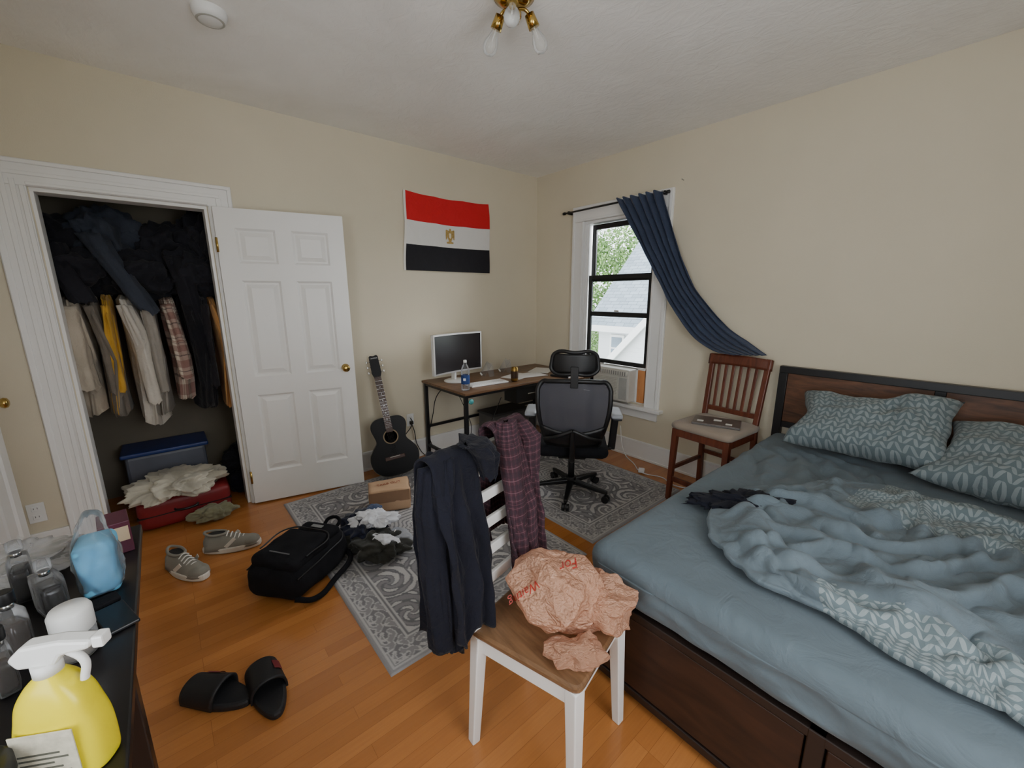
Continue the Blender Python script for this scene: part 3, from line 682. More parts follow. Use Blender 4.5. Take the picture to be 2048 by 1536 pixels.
lp=E('laptop',(2.215,-.37,SZ+.012),math.radians(18)); boxes('base',[(-.15,.15,-.10,.10,0,.009)],mat('laptop_grey',c255(100,96,94),.35,.4),lp,.004); boxes('lid',[(-.15,.15,-.10,.10,.0095,.016)],mat('laptop_lid',c255(112,104,100),.35,.4),lp,.004)
boxes('stickers',[(.06,.10,-.07,-.03,.016,.0165),(-.02,.03,.0,.04,.016,.0165),(-.12,-.08,-.06,-.02,.016,.0165)],paperm,lp)
# ------------------------------------------------------------ front chair
fc=E('dining_chair')
B=Vector((2.44,-2.62,0));A=Vector((2.80,-2.52,0));C=Vector((2.72,-2.19,0));D=Vector((2.37,-2.31,0))
ctr=(A+B+C+D)/4
def seatfn():
    cor=[B,A,C,D]; out=[]
    for i in range(4):
        p=cor[i]; a_=cor[i-1]; b_=cor[(i+1)%4]; r=.035
        p=ctr+(p-ctr)*1.05
        p0=p+(a_-p).normalized()*r; p1=p+(b_-p).normalized()*r
        for k in range(6):
            t=k/5; q=p0*(1-t)**2+p*2*t*(1-t)+p1*t*t; out.append((q.x,q.y))
    return out
prism('seat',seatfn(),.43,.455,seatwood,fc,.008)
def inset(p,k=.88): return ctr+(p-ctr)*k
for nm,p in (('leg_1',B),('leg_2',A),('leg_3',C),('leg_4',D)):
    t=inset(p,.90); b_=ctr+(p-ctr)*1.0
    bar(nm,(b_.x,b_.y,0),(t.x,t.y,.43),.030,.030,white,fc,.004,w1=.042,h1=.042)
for nm,p,q in (('apron_1',B,A),('apron_2',A,C),('apron_3',C,D),('apron_4',D,B)):
    p,q=inset(p,.88),inset(q,.88); bar(nm,(p.x,p.y,.395),(q.x,q.y,.395),.018,.06,white,fc,.002)
bkd=(ctr-(A+C)/2).normalized()*.10
Bt=inset(B,.96)+bkd;Dt=inset(D,.96)+bkd
for nm,p,q in (('back_post_1',inset(B,.93),Bt),('back_post_2',inset(D,.93),Dt)):
    bar(nm,(p.x,p.y,.42),(q.x,q.y,.99),.038,.028,white,fc,.005)
for i in range(5):
    z=.56+i*.09; t=(z-.42)/.57
    p=inset(B,.93).lerp(Bt,t);q=inset(D,.93).lerp(Dt,t); bar('ladder_slat_%d'%i,(p.x,p.y,z),(q.x,q.y,z),.014,.038,white,fc,.003)
bar('crest',(Bt.x,Bt.y,.975),(Dt.x,Dt.y,.975),.022,.06,white,fc,.005)
eb=(Dt-Bt).normalized(); ob_=bkd.normalized()
def drape(name,base,s0,s1,Lo,Li,n,m,parent,seed,flare=.1,shift=0,ztop=1.03,us=.5,vs_=1.2,amp=.03,gap=.012):
    def fn(u,v):
        w_=(v-.5)*2; side=1 if w_>0 else -1; L=(Lo if side>0 else Li)*(1+.13*fb((u*2.2,side*3,seed),1,2)); dist=abs(w_)*L; r=.030+.01*fb((u*3,seed,1),1,2)
        if dist<r*1.57: an=dist/r; off=side*r*math.sin(an); dz=r-r*math.cos(an)
        else: off=side*r; dz=r+(dist-r*1.57)
        k=min(1,dist/.30)
        pl=math.sin(u*2*math.pi*n+side+seed+2.2*fb((u*1.3,dz*2.2,seed),1,2))
        off+=side*(amp*(pl+1)*k*.9+.016*fb((u*4,dz*6,seed+side),1,3)*k+gap*k)
        s=(s0+s1)/2+(s1-s0)*(u-.5)*(1+flare*dist)+shift*dist+.020*fb((u*2,dz*4,seed+7),1,2)*k
        p=Vector((base.x,base.y,ztop+.012*fb((u*3,seed,5),1,2)-dz))+eb*s+ob_*off
        if side<0: p-=bkd*min(dz,.55)/.57
        else: p-=bkd*min(dz,.5)/.57*.5
        return p
    return surf(name,fn,70,110,m,parent,us,vs_,.006)
jk=E('navy_jacket')
drape('body',Bt,-.085,.10,.58,.55,2.6,navy,jk,1,-.1,-.06,1.03,amp=.014,gap=.006)
loft('inner_volume',[(Bt.x+.0,Bt.y-.01,1.02,.035,.05,1.3),(Bt.x+.01,Bt.y-.02,.93,.05,.075,1.3),(Bt.x+.03,Bt.y-.03,.72,.05,.075,1.3),(Bt.x+.05,Bt.y-.04,.52,.045,.075,1.3),(Bt.x+.06,Bt.y-.04,.44,.04,.07,1.3)],navy,jk,64,60,.25,6,1)
loft('sleeve',[(Bt.x+.02,Bt.y-.05,1.0,.03,.035,0),(Bt.x+.04,Bt.y-.075,.87,.038,.042,0),(Bt.x+.06,Bt.y-.08,.68,.036,.04,0),(Bt.x+.08,Bt.y-.08,.52,.034,.038,0),(Bt.x+.09,Bt.y-.08,.45,.032,.036,0)],navy,jk,32,40,.25,5,2)
loft('collar',[(Bt.x+.03,Bt.y+.06,1.045,.025,.04,1.2),(Bt.x+.025,Bt.y+.10,1.045,.04,.07,1.3),(Bt.x+.03,Bt.y+.13,1.0,.04,.06,1.3),(Bt.x+.035,Bt.y+.14,.93,.03,.04,1.3)],navy,jk,32,20,.2,5,9)
ps=E('plaid_shirt')
drape('body',Dt,-.11,.075,.45,.66,2.8,plaid,ps,4,-.35,-.05,1.06,.5,1.1,amp=.02,gap=.01)
loft('sleeve',[(Dt.x+.02,Dt.y+.04,1.05,.03,.04,0),(Dt.x+.03,Dt.y+.08,.98,.036,.045,0),(Dt.x+.05,Dt.y+.07,.86,.033,.04,0),(Dt.x+.06,Dt.y+.06,.76,.03,.036,0)],plaid,ps,32,30,.2,5,6,.3,.4)
loft('sleeve_2',[(Dt.x+.05,Dt.y-.04,1.07,.03,.035,0),(Dt.x+.07,Dt.y-.05,1.0,.034,.04,0),(Dt.x+.11,Dt.y-.05,.80,.032,.036,0),(Dt.x+.13,Dt.y-.04,.60,.03,.034,0),(Dt.x+.13,Dt.y-.03,.48,.028,.032,0)],plaid,ps,32,40,.2,5,8,.3,.6)
def bagmat():
    m,t,b=nt('bag_plastic'); b.inputs['Base Color'].default_value=(*c255(234,186,156),1); b.inputs['Roughness'].default_value=.22
    tr=t.nodes.new('ShaderNodeBsdfTranslucent'); tr.inputs[0].default_value=(*c255(240,192,162),1); mx=t.nodes.new('ShaderNodeMixShader'); mx.inputs[0].default_value=.35
    tp=t.nodes.new('ShaderNodeBsdfTransparent'); tp.inputs[0].default_value=(1,.88,.8,1); m2=t.nodes.new('ShaderNodeMixShader'); m2.inputs[0].default_value=.22
    t.links.new(b.outputs[0],mx.inputs[1]); t.links.new(tr.outputs[0],mx.inputs[2]); t.links.new(mx.outputs[0],m2.inputs[1]); t.links.new(tp.outputs[0],m2.inputs[2])
    t.links.new(m2.outputs[0],t.nodes['Material Output'].inputs[0])
    vo=t.nodes.new('ShaderNodeTexVoronoi'); vo.feature='F1'; vo.inputs['Scale'].default_value=16
    nz=t.nodes.new('ShaderNodeTexNoise'); nz.inputs['Scale'].default_value=9; nz.inputs['Detail'].default_value=3
    mxx=t.nodes.new('ShaderNodeMix'); mxx.data_type='VECTOR'; mxx.inputs[0].default_value=.25; t.links.new(COORD(t),mxx.inputs[4]); t.links.new(nz.outputs['Color'],mxx.inputs[5]); t.links.new(mxx.outputs[1],vo.inputs['Vector'])
    BUMP(t,b,vo.outputs['Distance'],.75,.02); return m
bg=E('plastic_shopping_bag'); bagm=bagmat()
def bagshape(d,p):
    q=p.copy()
    q.z+=.05*max(0,-d.x*.6-d.y*.3)
    q.x*=1-.12*max(0,d.z); q.y*=1-.12*max(0,d.z)
    return q
bb1=blob('bag_body',(2.575,-2.37,.55),(.15,.15,.105),bagm,bg,.20,6,11,6,.85,shape=bagshape,rot=(0,0,.3))
blob('bag_mouth',(2.675,-2.27,.515),(.12,.11,.065),bagm,bg,.36,8,15,6,.85,rot=(0,0,.3))
blob('bag_handle_tail',(2.735,-2.45,.482),(.085,.06,.028),bagm,bg,.4,11,17,6,.85,rot=(0,0,.9))
bpy.context.view_layer.update()
redt=mat('bag_red_print',c255(176,44,32),.5)
dv=Vector((2.58-3.376,-2.40+3.245,.60-1.492)).normalized()
decal('print_1','Waiting',bb1,(2.535,-2.475,.565),dv,(0,0,1),.036,redt,bg,math.radians(215))
decal('print_2','For',bb1,(2.615,-2.355,.655),dv,(0,0,1),.044,redt,bg,math.radians(200))
# ------------------------------------------------------------ backpack
bp=E('backpack',(1.15,-2.83,0),math.radians(35))
def bfn(p):
    q=p.copy(); k=1-.22*max(0,p.y/.25); q.x*=k; q.z*=1-.12*max(0,p.y/.25); q+=Vector((fb(p,6,2,1),fb(p,6,2,2),fb(p,6,2,3)))*.016; return q
rbox('main_compartment',(0,0,.105),(.32,.46,.19),.07,16,blackf,bp,bfn)
rbox('front_pocket',(0,-.06,.20),(.27,.28,.07),.032,10,blackf,bp,lambda p:p+Vector((0,0,.014*fb(p,8,2))))
rbox('upper_pocket',(0,.13,.195),(.22,.11,.05),.022,8,blackf,bp,lambda p:p+Vector((0,0,.01*fb(p,8,2))))
tube('zipper_1',[(-.14,-.12,.225),(-.13,.06,.232),(0,.085,.236),(.13,.06,.232),(.14,-.12,.225)],.004,blackp,bp)
tube('zipper_2',[(-.15,-.2,.155),(-.16,.0,.17),(-.12,.18,.165),(0,.225,.165),(.12,.18,.165),(.16,0,.17),(.15,-.2,.155)],.004,blackp,bp)
tube('haul_loop',[(-.04,.22,.16),(-.035,.27,.19),(.035,.27,.19),(.04,.22,.16)],.010,blackf,bp)
tube('shoulder_strap',[(.12,.20,.05),(.19,.14,.05),(.20,.0,.03),(.19,-.15,.02),(.12,-.2,.04)],.014,blackf,bp)
box('mark_plate',(0,.13,.226),(.07,.025,.004),mat('mark_grey',c255(120,120,120)),bp,.002); box('reflector',(0,-.14,.238),(.12,.008,.003),mat('mark_grey2',c255(90,90,92)),bp)
cp=E('clothes_pile'); grey=clothmat('grey_tee',c255(160,162,168),.15); nv2=clothmat('navy2',c255(30,34,52),.3); wtee=clothmat('white_tee',c255(216,218,224),.08)
blob('trousers',(1.20,-2.46,.06),(.20,.13,.055),clothmat('olive_dark',c255(42,42,38),.3),cp,.4,10,21,5,.8,rot=(0,0,.6))
blob('navy_shirt',(1.02,-2.45,.10),(.15,.13,.06),nv2,cp,.4,11,22,5,.8)
blob('white_shirt',(1.08,-2.40,.15),(.13,.08,.04),wtee,cp,.45,13,23,6,.8,rot=(0,0,1))
blob('white_sock',(1.26,-2.42,.10),(.10,.05,.035),wtee,cp,.4,13,33,5,.8,rot=(0,0,.4))
blob('grey_sock',(1.22,-2.32,.05),(.10,.07,.035),grey,cp,.4,13,25,5,.8)
blob('jeans',(.97,-2.45,.06),(.11,.08,.05),nv2,cp,.4,12,27,5,.8)
blob('blue_sock',(.98,-2.36,.15),(.07,.05,.03),clothmat('sock_blue',c255(60,74,104),.1),cp,.4,14,28,5,.8)
kraft=mat('kraft_paper',c255(190,156,124),.8,var=.06,bump=.2,bs=30)
pb=E('paper_bag',(.73,-2.15,.010),math.radians(-22))
rbox('bag_body',(0,0,.08),(.19,.28,.16),.010,14,kraft,pb,lambda p:p+Vector((fb(p,9,2,1),fb(p,9,2,2),fb(p,9,2,3)))*.010)
boxes('folded_lip',[(.096,.100,-.135,.135,.07,.150),(-.09,.09,.141,.144,.05,.15)],mat('kraft_dark',c255(140,108,82)),pb,0)
text('print','TAKE OUT',(-.0,0,.168),(0,0,math.radians(100)),.035,mat('print_brown',c255(150,70,44)),pb)
# ------------------------------------------------------------ shoes
def outl(L,W,n=40):
    o=[]
    for i in range(n):
        a=2*math.pi*i/n; y=math.cos(a)*L/2; t=y/L+.5; w=W/2*(.72+.28*math.sin(min(1,t*1.1)*math.pi*.75)); o.append((math.copysign(abs(math.sin(a))**.75,math.sin(a))*w,y))
    return o
def sneaker(loc,rz,rot=None):
    e=E('sneaker',loc,rz,rot); up_=clothmat('shoe_mesh',c255(128,124,114),.12,.1); sole=mat('shoe_sole',c255(200,194,182),.6)
    prism('sole',outl(.305,.118),.0,.036,sole,e,.008)
    def f(u,v):
        y=-.136+.276*v; a=math.pi*2*u; hgt=.090 if v<.35 else .090-.048*((v-.35)/.65)**.8
        wd=.043+.012*math.sin(min(1,v*1.15)*math.pi*.8); wd*=1-max(0,(v-.85)/.15)**2*.45; wd*=1-max(0,(.1-v)/.1)**2*.25
        c=math.cos(a);s=math.sin(a); z=.02+max(0,s)**.8*hgt
        ed=1 if v>.0 and v<1 else .5
        return Vector((c*wd*(1-.2*max(0,s)),y,z*ed+(0 if v<1 else .01)))
    surf('upper',f,28,30,up_,e,closeu=True)
    blob('toe_box',(0,.092,.038),(.049,.055,.032),up_,e,.02,6,1,3,.6)
    blob('heel_counter',(0,-.113,.058),(.040,.03,.052),up_,e,.02,6,1,3,.9)
    lathe('foot_opening',[(0,.0),(.031,0)],mat('shoe_inside',c255(30,28,27),.9),e,(0,-.072,.1125)).scale=(.95,1.5,1)
    tube('collar',[(.031,-.07,.113),(.02,-.115,.122),(0,-.130,.128),(-.02,-.115,.122),(-.031,-.07,.113),(0,-.02,.110)],.007,up_,e,True)
    bar('side_stripe_1',(.053,-.02,.04),(.045,.03,.085),.002,.02,sole,e,0); bar('side_stripe_2',(-.053,-.02,.04),(-.045,.03,.085),.002,.02,sole,e,0)
    lace=mat('lace_white',c255(206,202,194),.8)
    for i in range(5):
        y=-.015+i*.019; z=.109-i*.0088; tube('lace_%d'%i,[(-.026,y,z-.012),(0,y+.004,z+.005),(.026,y,z-.012)],.0035,lace,e)
    return e
sneaker((.70,-3.31,.002),0,(0,0,math.radians(298))); sneaker((.59,-3.09,.002),0,(0,0,math.radians(-22)))
def slide(loc,rz):
    e=E('slide_sandal',loc,rz); rub=mat('slide_rubber',c255(22,22,25),.6,bump=.1)
    prism('footbed',outl(.27,.115),0,.032,rub,e,.010)
    surf('strap',lambda u,v:Vector((math.cos(math.pi*u)*(.059-.004*v),-.025+.135*v-.012*math.sin(u*math.pi)*(1-2*v),.012+max(0,math.sin(math.pi*u))**.7*(.080-.030*v))),28,12,rub,e,thick=.008)
    surf('strap_patch',lambda u,v:Vector((math.cos(math.pi*(.12+.2*u))*.063,.02+.06*v,.0185+math.sin(math.pi*(.12+.2*u))**.7*(.080-.030*(v*.45+.33)))),12,3,mat('slide_red',c255(110,30,36)),e)
    return e
slide((1.69,-3.265,.001),math.radians(130)); slide((1.79,-3.12,.001),math.radians(92))
# ------------------------------------------------------------ closet contents
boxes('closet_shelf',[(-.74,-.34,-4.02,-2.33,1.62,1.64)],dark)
cyl('closet_rod',(-.36,-4.02,1.54),(-.36,-2.33,1.54),.015,chrome)
cols=[(-3.635,c255(180,170,154),.78,.06,0),(-3.545,c255(124,116,106),.74,.035,.03),(-3.475,c255(206,160,62),.75,.028,-.02),(-3.39,c255(196,190,180),.66,.05,.04),(-3.29,c255(150,144,136),.72,.038,0),(-3.075,c255(24,24,29),.72,.05,.02),(-2.995,c255(36,34,38),.72,.035,-.02),(-2.945,c255(196,146,90),.70,.022,.02)]
def hanging(name,y,m,zb,th,seed,lean=0):
    e=E(name)
    loft('body',[(-.36,y,1.50,.05,.02,0),(-.36,y,1.47,.16,th*.8,0),(-.36,y+lean*.3,1.38,.21,th,0),(-.35,y+lean,1.1,.21,th*1.15,.1),(-.34,y+lean*1.4,zb,.20,th*1.25,-.05)],m,e,48,36,.26,7,seed,.9,.8)
    loft('sleeve',[(-.17,y,1.44,.05,th*.7,0),(-.13,y+.01+lean,1.2,.045,th*.8,0),(-.13,y+.02+lean,zb+.15,.04,th*.7,0)],m,e,24,20,.25,5,seed+2,.3,.6)
    tube('hanger',[(-.36,y,1.49),(-.36,y,1.53),(-.345,y,1.555),(-.36,y,1.565)],.003,chrome,e)
nmz=['hanging_sweater','hanging_coat','hanging_raincoat','hanging_cardigan','hanging_blouse','hanging_blazer','hanging_trousers','hanging_dress']
for i,((y,c,zb,th,ln),nm) in enumerate(zip(cols,nmz)): hanging(nm,y,clothmat('garment_%d'%i,c,.15,.1,wr=18),zb,th,i,ln)
hanging('hanging_plaid_shirt',-3.185,plaid2,.80,.045,31,.02)
cpm=clothmat('closet_black',c255(34,34,40),.3,.05,wr=15); cg=clothmat('closet_slate',c255(54,59,70),.2,.05,wr=15)
pl=E('heaped_jackets')
for i,(x,y,z,sy,sz,m) in enumerate(((-.46,-3.66,1.80,.18,.16,cpm),(-.44,-3.42,1.84,.19,.19,cg),(-.46,-3.14,1.80,.19,.17,cpm),(-.44,-2.92,1.86,.18,.20,cpm),(-.34,-3.55,1.64,.2,.14,cpm),(-.34,-3.28,1.62,.2,.15,cpm),(-.33,-3.02,1.64,.2,.16,cpm),(-.30,-2.90,1.72,.12,.22,cpm))):
    blob('garment_%d'%i,(x,y,z),(.20,sy,sz),m,pl,.35,7,40+i,5)
loft('hanging_sleeve',[(-.24,-3.48,1.86,.07,.06,0),(-.16,-3.42,1.72,.06,.06,0),(-.12,-3.34,1.55,.05,.055,0),(-.12,-3.27,1.40,.045,.045,0)],cg,pl,32,24,.2,5,3)
loft('hanging_sleeve_2',[(-.24,-3.66,1.80,.06,.06,0),(-.18,-3.62,1.66,.055,.05,0),(-.16,-3.56,1.45,.05,.05,0)],cpm,pl,32,24,.2,5,4)
loft('hanging_sleeve_3',[(-.22,-3.10,1.75,.06,.06,0),(-.17,-3.08,1.60,.06,.05,0),(-.16,-3.05,1.35,.05,.05,0),(-.16,-3.05,1.15,.045,.045,0)],cpm,pl,32,24,.2,5,5)
sc_=E('red_suitcase'); redm=mat('suitcase_red',c255(120,24,28),.5,bump=.1)
rbox('shell',(-.16,-3.27,.105),(.42,.50,.20),.04,8,redm,sc_); boxes('zip_band',[(-.372,.052,-3.521,-3.019,.10,.106)],black,sc_)
tube('handle',[(.05,-3.33,.12),(.075,-3.32,.12),(.075,-3.22,.12),(.05,-3.21,.12)],.008,black,sc_)
blob('draped_blanket',(-.05,-3.30,.255),(.20,.25,.06),clothmat('blanket_cream',c255(186,180,164),.25,wr=12),None,.4,8,51,6,.5,rot=(0,.12,0))
blob('khaki_cloth',(.13,-3.13,.06),(.06,.13,.05),clothmat('khaki',c255(118,116,92),.15),None,.45,12,53,5,.9)
bb_=E('storage_bin'); boxes('tub',[(-.70,-.42,-3.56,-3.1,.0,.38)],mat('bin_grey',c255(100,104,116),.4),bb_,.02); boxes('lid',[(-.72,-.40,-3.58,-3.08,.38,.41)],mat('bin_blue',c255(40,62,124),.4),bb_,.01)
blob('laundry_pile',(-.45,-2.80,.17),(.2,.2,.17),cpm,None,.3,8,61,5,.9); blob('laundry_pile',(-.42,-3.83,.20),(.16,.13,.20),navy,None,.25,8,63,5,.9)
blob('crumpled_jeans',(-.26,-2.93,.09),(.10,.07,.085),navy,None,.3,8,66,5,.95)
# ------------------------------------------------------------ side table + items
tb=E('side_table'); blk=mat('table_black',c255(24,22,24),.3,var=.1)
boxes('top',[(1.58,2.66,-3.90,-3.385,.70,.73)],blk,tb,.004)
boxes('apron',[(1.66,2.62,-3.46,-3.44,.66,.70),(1.66,2.62,-3.86,-3.84,.66,.70)],blk,tb,.002)
for i,(x,y) in enumerate(((1.70,-3.80),(2.30,-3.405),(2.30,-3.86))): bar('leg_%d'%i,(x,y,0),(x,y,.70),.045,.035,blk,tb,.003)
TZ=.731
sb=E('spray_bottle',(2.49,-3.453,TZ),math.radians(60)); yel=mat('yellow_plastic',c255(232,214,20),.3,var=.04)
def sbf(u,v):
    a=2*math.pi*u; P=[(.055,.032,0),(.060,.036,.01),(.060,.036,.07),(.052,.034,.11),(.045,.030,.14),(.030,.024,.165),(.016,.016,.18),(.014,.014,.187)]
    q=poly(P,v); 
    if v<=0: q=Vector((.001,.001,0))
    c,s=math.cos(a),math.sin(a); return Vector((math.copysign(abs(c)**.7,c)*q.x,math.copysign(abs(s)**.7,s)*q.y,q.z))
surf('body',sbf,40,40,yel,sb,closeu=True)
boxes('label',[(-.042,.042,-.0385,-.0365,.02,.105)],mat('label_grey',c255(196,190,170),.5,var=.15,vs=90),sb,.0005)
boxes('label_text_lines',[(-.035,.03-.01*(i%3),-.0392,-.0385,.03+i*.009,.033+i*.009) for i in range(5)],mat('label_ink',c255(90,90,80)),sb)
cyl('collar',(0,0,.182),(0,0,.204),.018,whitep,sb); 
th_=prism('trigger_head',[(-.03,.0),(.02,0),(.03,.016),(.070,.022),(.073,.036),(.03,.042),(-.02,.038),(-.040,.018)],-.013,.013,whitep,sb,.005); th_.matrix_local=Matrix.Translation((0,0,.200))@Euler((math.radians(90),0,0)).to_matrix().to_4x4()
tube('trigger',[(.03,0,.218),(.05,0,.195),(.045,0,.16)],.006,whitep,sb)
box('nozzle',(.08,0,.230),(.016,.020,.020),whitep,sb,.003)
cap=E('black_jar',(2.525,-3.55,TZ)); lathe('body',[(0,0),(.043,0),(.047,.006),(.047,.06),(.05,.064),(.05,.088),(.044,.096),(0,.098)],blackp,cap)
do=E('lotion_jar',(2.19,-3.475,TZ)); lathe('body',[(0,0),(.030,0),(.034,.006),(.034,.055),(.030,.06)],clearm,do); lathe('contents',[(0,.003),(.029,.003),(.029,.03),(0,.03)],mat('lotion',c255(150,140,130)),do); lathe('cap',[(.031,.058),(.035,.062),(.035,.105),(.030,.115),(0,.118)],whitep,do)
def perfume(name,loc,w_,h_,liq,rz=0):
    e=E(name,loc,rz); rbox('glass_body',(0,0,h_/2),(w_,w_*.6,h_),.008,4,clearm,e); rbox('liquid',(0,0,h_*.38),(w_*.86,w_*.48,h_*.7),.004,3,liq,e); cyl('neck',(0,0,h_),(0,0,h_+.012),.010,chrome,e); cyl('cap',(0,0,h_+.012),(0,0,h_+.04),.015,clearm if w_>.06 else black,e,bevel=.003)
blq=mat('dark_liquid',c255(16,16,20),.2); alq=mat('amber_liquid',c255(60,48,42),.2)
perfume('cologne_bottle',(1.97,-3.54,TZ),.08,.10,blq,.4); perfume('cologne_bottle',(1.86,-3.60,TZ),.065,.12,blq,.1); perfume('cologne_bottle',(2.12,-3.57,TZ),.06,.12,alq,.6); perfume('cologne_bottle',(2.00,-3.63,TZ),.06,.10,blq,.2); perfume('cologne_bottle',(2.22,-3.57,TZ),.055,.10,alq,.3)
tg=E('cotton_wipes_bag',(1.94,-3.452,TZ)); 
rbox('blue_contents',(0,0,.074),(.090,.075,.148),.016,10,mat('sky_blue_foam',c255(104,180,216),.8,var=.15,vs=25),tg,lambda p:p+Vector((fb(p,14,2,1),fb(p,14,2,2),0))*.006)
rbox('plastic_sleeve',(0,0,.110),(.106,.086,.218),.028,16,clearm,tg,lambda p:Vector((p.x*(1-.35*max(0,p.z/.11)**2),p.y*(1-.6*max(0,p.z/.11)),p.z))+Vector((fb(p,22,2,3),fb(p,22,2,4),0))*.010)
tube('drawstring',[(-.05,-.03,.10),(-.06,-.03,.06),(-.045,-.045,.04),(-.055,-.03,.09)],.002,navy,tg)
bx=E('product_box',(1.72,-3.435,TZ),.1); boxes('carton',[(-.05,.05,-.035,.035,0,.10)],mat('box_plum',c255(84,34,54),.4),bx,.002); boxes('carton_panel',[(.0502,.0508,-.03,.03,.04,.085)],mat('box_cream',c255(200,180,150)),bx)
blob('crumpled_plastic',(1.72,-3.66,TZ+.035),(.12,.13,.04),glassmat('cellophane',(.93,.94,.97),.30,.2,.7),None,.5,9,75,5,.85)
ph=E('phone_and_wallet',(2.10,-3.425,TZ),.3); boxes('phone',[(-.05,.07,-.03,.03,0,.009)],black,ph,.003); boxes('wallet',[(-.10,-.06,-.03,.03,0,.014)],blackf,ph,.004)
# ------------------------------------------------------------ ceiling things
cl=E('ceiling_light',(1.88,-1.95,H)); 
lathe('canopy',[(0,-.035),(.05,-.035),(.085,-.015),(.09,0)],brass,cl); lathe('centre_ball',[(0,-.11),(.02,-.105),(.03,-.085),(.03,-.07),(.015,-.05),(.02,-.035)],brass,cl)
for i in range(3):
    a=math.radians(120*i+75); c,s=math.cos(a),math.sin(a)
    tube('arm_%d'%i,[(c*.02,s*.02,-.05),(c*.05,s*.05,-.045),(c*.075,s*.075,-.06)],.007,brass,cl)
    cyl('socket_%d'%i,(c*.07,s*.07,-.055),(c*.095,s*.095,-.10),.02,brass,cl,r1=.024)
    q=Vector((c*.025,s*.025,-.045)).to_track_quat('Z','Y').to_euler()
    lathe('bulb_%d'%i,[(.014,0),(.016,.015),(.03,.05),(.032,.07),(.022,.092),(0,.1)],bulbm,cl,(c*.094,s*.094,-.098),rot=q)
    p0=Vector((c*.094,s*.094,-.098)); dd=Vector((c*.025,s*.025,-.045)).normalized(); cyl('filament_stem_%d'%i,p0,p0+dd*.045,.003,paperm,cl,seg=8)
sd=E('smoke_detector',(.95,-2.89,H)); lathe('housing',[(0,-.042),(.04,-.042),(.058,-.034),(.066,-.018),(.066,0)],whitep,sd); lathe('vent_ring',[(.045,-.043),(.05,-.0445),(.054,-.041)],mat('vent_grey',c255(170,168,160)),sd)
cb=mat('cable_black',c255(20,20,20),.5); cw=mat('cable_white',c255(226,226,222),.4)
tube('power_cable',[(.012,-1.6,.345),(.06,-1.6,.30),(.05,-1.56,.12),(.09,-1.50,.02),(.2,-1.42,.02),(.25,-1.3,.02),(.12,-1.2,.02)],.004,cb)
tube('power_cable',[(.012,-1.6,.39),(.08,-1.62,.36),(.05,-1.70,.2),(.10,-1.62,.03),(.3,-1.55,.02),(.5,-1.5,.02),(.4,-1.3,.02)],.004,cb)
box('power_adapter',(.025,-1.6,.348),(.028,.03,.03),blackp,None,.004)
tube('monitor_cable',[(.22,-1.28,T-.03),(.10,-1.35,.6),(.04,-1.38,.4),(.06,-1.42,.1),(.15,-1.35,.02)],.004,cb)
tube('desk_cable',[(.5,-1.40,T-.03),(.55,-1.3,.4),(.45,-1.2,.15),(.55,-1.1,.35),(.6,-1.0,.6)],.003,cb)
tube('charger_cable',[(1.25,-.10,.3),(1.3,-.09,.05),(1.45,-.16,.008),(1.62,-.28,.008),(1.78,-.24,.008),(1.9,-.3,.008),(2.05,-.25,.008)],.004,cw)
box('charger_brick',(1.6,-.27,.022),(.05,.06,.025),whitep,None,.005,(0,0,.5))
tube('white_cable',[(1.15,-2.20,.09),(1.25,-2.17,.05),(1.33,-2.28,.02),(1.25,-2.4,.05),(1.2,-2.32,.1)],.003,cw)
# ------------------------------------------------------------ exterior
shing,t,b=nt('roof_shingles'); br=t.nodes.new('ShaderNodeTexBrick'); t.links.new(COORD(t),br.inputs['Vector']); br.inputs['Scale'].default_value=1
br.inputs['Brick Width'].default_value=.3; br.inputs['Row Height'].default_value=.14; br.inputs['Mortar Size'].default_value=.008
br.inputs['Color1'].default_value=(*c255(132,144,152),1); br.inputs['Color2'].default_value=(*c255(154,166,174),1); br.inputs['Mortar'].default_value=(*c255(104,114,122),1)
t.links.new(br.outputs['Color'],b.inputs['Base Color']); b.inputs['Roughness'].default_value=.9
sid,t,b=nt('white_siding'); b.inputs['Base Color'].default_value=(*c255(225,226,228),1)
sp=t.nodes.new('ShaderNodeSeparateXYZ'); t.links.new(COORD(t),sp.inputs[0]); BUMP(t,b,M(t,'FRACT',M(t,'DIVIDE',sp.outputs[2],.11)),.9,.03)
nh=E('neighbour_house')
boxes('siding_wall',[(-4.5,3.5,7.0,12.5,-4,.62)],sid,nh)
def roof(nm,x0,x1,y0,z0,y1,z1,th=.12):
    L=math.hypot(y1-y0,z1-z0); o=boxes(nm,[(0,x1-x0,0,L,-th,0)],shing,nh); o.location=(x0,y0,z0); o.rotation_euler=(math.atan2(z1-z0,y1-y0),0,0)
    if y1<y0: o.location=(x1,y0,z0); o.rotation_euler=(math.atan2(z1-z0,y0-y1),0,math.pi)
roof('roof_front',-4.8,3.8,6.7,.62,9.8,3.7); roof('roof_rear',-4.8,3.8,12.9,.62,9.8,3.7)
boxes('fascia',[(-4.8,3.8,6.66,6.70,.44,.62),(-4.8,3.8,6.70,7.0,.44,.48)],white,nh)
mesh('gable_wall',[(-4.5,7,.6),(-4.5,12.5,.6),(-4.5,9.8,3.5)],[(0,1,2)],sid,nh)
boxes('bay_wall',[(-2.9,-.6,5.6,7.2,-4,-.1)],sid,nh)
mesh('bay_gable',[(-2.9,5.6,-.1),(-.6,5.6,-.1),(-1.75,5.6,1.1)],[(0,1,2)],sid,nh)
mesh('bay_roof',[(-3.05,5.45,-.2),(-1.75,5.45,1.15),(-1.75,8.5,1.15),(-3.05,8.5,-.2),(-.45,5.45,-.2),(-.45,8.5,-.2)],[(0,1,2,3),(1,4,5,2)],shing,nh)
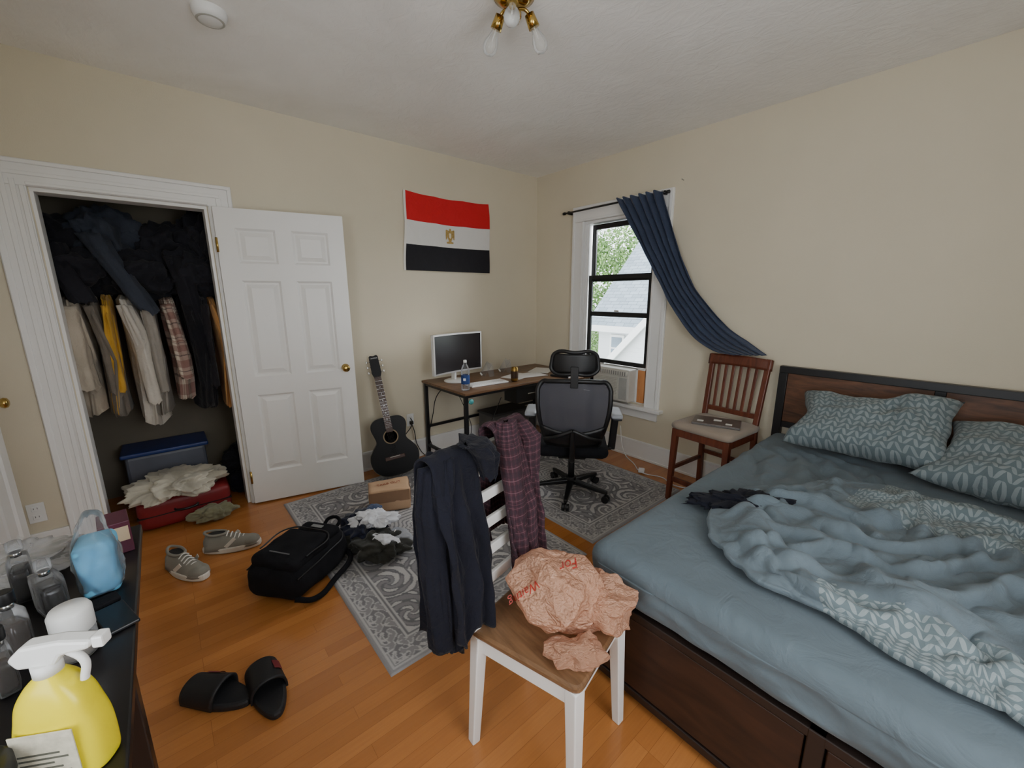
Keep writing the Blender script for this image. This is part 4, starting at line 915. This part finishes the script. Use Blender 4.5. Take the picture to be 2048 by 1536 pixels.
bar('rake_1',(-3.05,5.43,-.25),(-1.75,5.43,1.1),.05,.16,white,nh); bar('rake_2',(-1.75,5.43,1.1),(-.45,5.43,-.25),.05,.16,white,nh)
boxes('house_window_trim',[(-4.05,-3.55,6.94,7.0,-.45,.35)],white,nh,.01); boxes('house_window_pane',[(-3.97,-3.63,6.92,6.945,-.38,-.07),(-3.97,-3.63,6.92,6.945,-.02,.28)],mat('house_pane',c255(120,134,146),.1),nh)
tr=E('garden_tree'); leaf=mat('tree_leaves',c255(140,172,106),.8,var=.4,vs=4); leaf2=mat('tree_leaves2',c255(118,152,94),.8,var=.4,vs=4)
cyl('trunk',(-8.5,12.5,-4),(-8.4,12.5,1),.25,mat('bark',c255(80,66,54)),tr,.15)
random.seed(3)
V=[];Fs=[];mi=[]
for i in range(16000):
    th=random.uniform(0,6.283);ph_=math.acos(random.uniform(-1,1)); r=random.uniform(.4,1)**.5
    cx_,cyy,czz=random.choice([(-9.2,12.8,2.2,),(-7.6,13.2,3.2),(-8.6,12.2,.4),(-7.0,14,3.0),(-10.4,12.2,3.4)])
    p=Vector((cx_+2.0*r*math.sin(ph_)*math.cos(th),cyy+1.6*r*math.sin(ph_)*math.sin(th),czz+1.6*r*math.cos(ph_)))
    a_=Vector((random.gauss(0,1),random.gauss(0,1),random.gauss(0,1))).normalized(); b2=a_.cross(Vector((random.gauss(0,1),random.gauss(0,1),random.gauss(0,1)))).normalized(); s=random.uniform(.05,.11)
    o=len(V); V+=[p-a_*s,p+b2*s*.5,p+a_*s,p-b2*s*.5]; Fs.append((o,o+1,o+2,o+3)); mi.append(random.randint(0,1))
lf=mesh('foliage',V,Fs,[leaf,leaf2],tr); lf.data.polygons.foreach_set('material_index',mi)
boxes('ground_outside',[(-40,40,.5,60,-4.2,-4.0)],mat('grass',c255(90,110,70),.9,var=.3))
# ------------------------------------------------------------ lights & world
wd=bpy.data.worlds.new('World'); SC.world=wd; wd.use_nodes=True; t=wd.node_tree; bgn=t.nodes['Background']
bgn.inputs['Color'].default_value=(.88,.94,1,1); bgn.inputs['Strength'].default_value=5.6
def area(name,loc,target,sx,sy,e,col=(1,1,1)):
    l=bpy.data.lights.new(name,'AREA'); l.shape='RECTANGLE'; l.size=sx; l.size_y=sy; l.energy=e; l.color=col
    o=bpy.data.objects.new(name,l); COL.objects.link(o); o.location=loc; o.rotation_euler=(Vector(target)-Vector(loc)).to_track_quat('-Z','Y').to_euler(); return o
area('daylight_window_back',(1.6,1.5,2.9),(1.3,-1.6,.4),2.4,1.6,270,(.94,.97,1))
area('fill_light_right',(4.22,-2.5,1.5),(0,-1.9,2.4),1.0,1.4,13,(.97,.98,1))  # unseen fill lamp added in the right wall opening, tilted up for the ceiling
area('fill_light_front',(3.2,-4.08,1.5),(2.4,0,2.5),1.0,1.4,6,(.98,.98,1))  # added fill behind the camera, out of view, lifts back wall and ceiling
print('done')
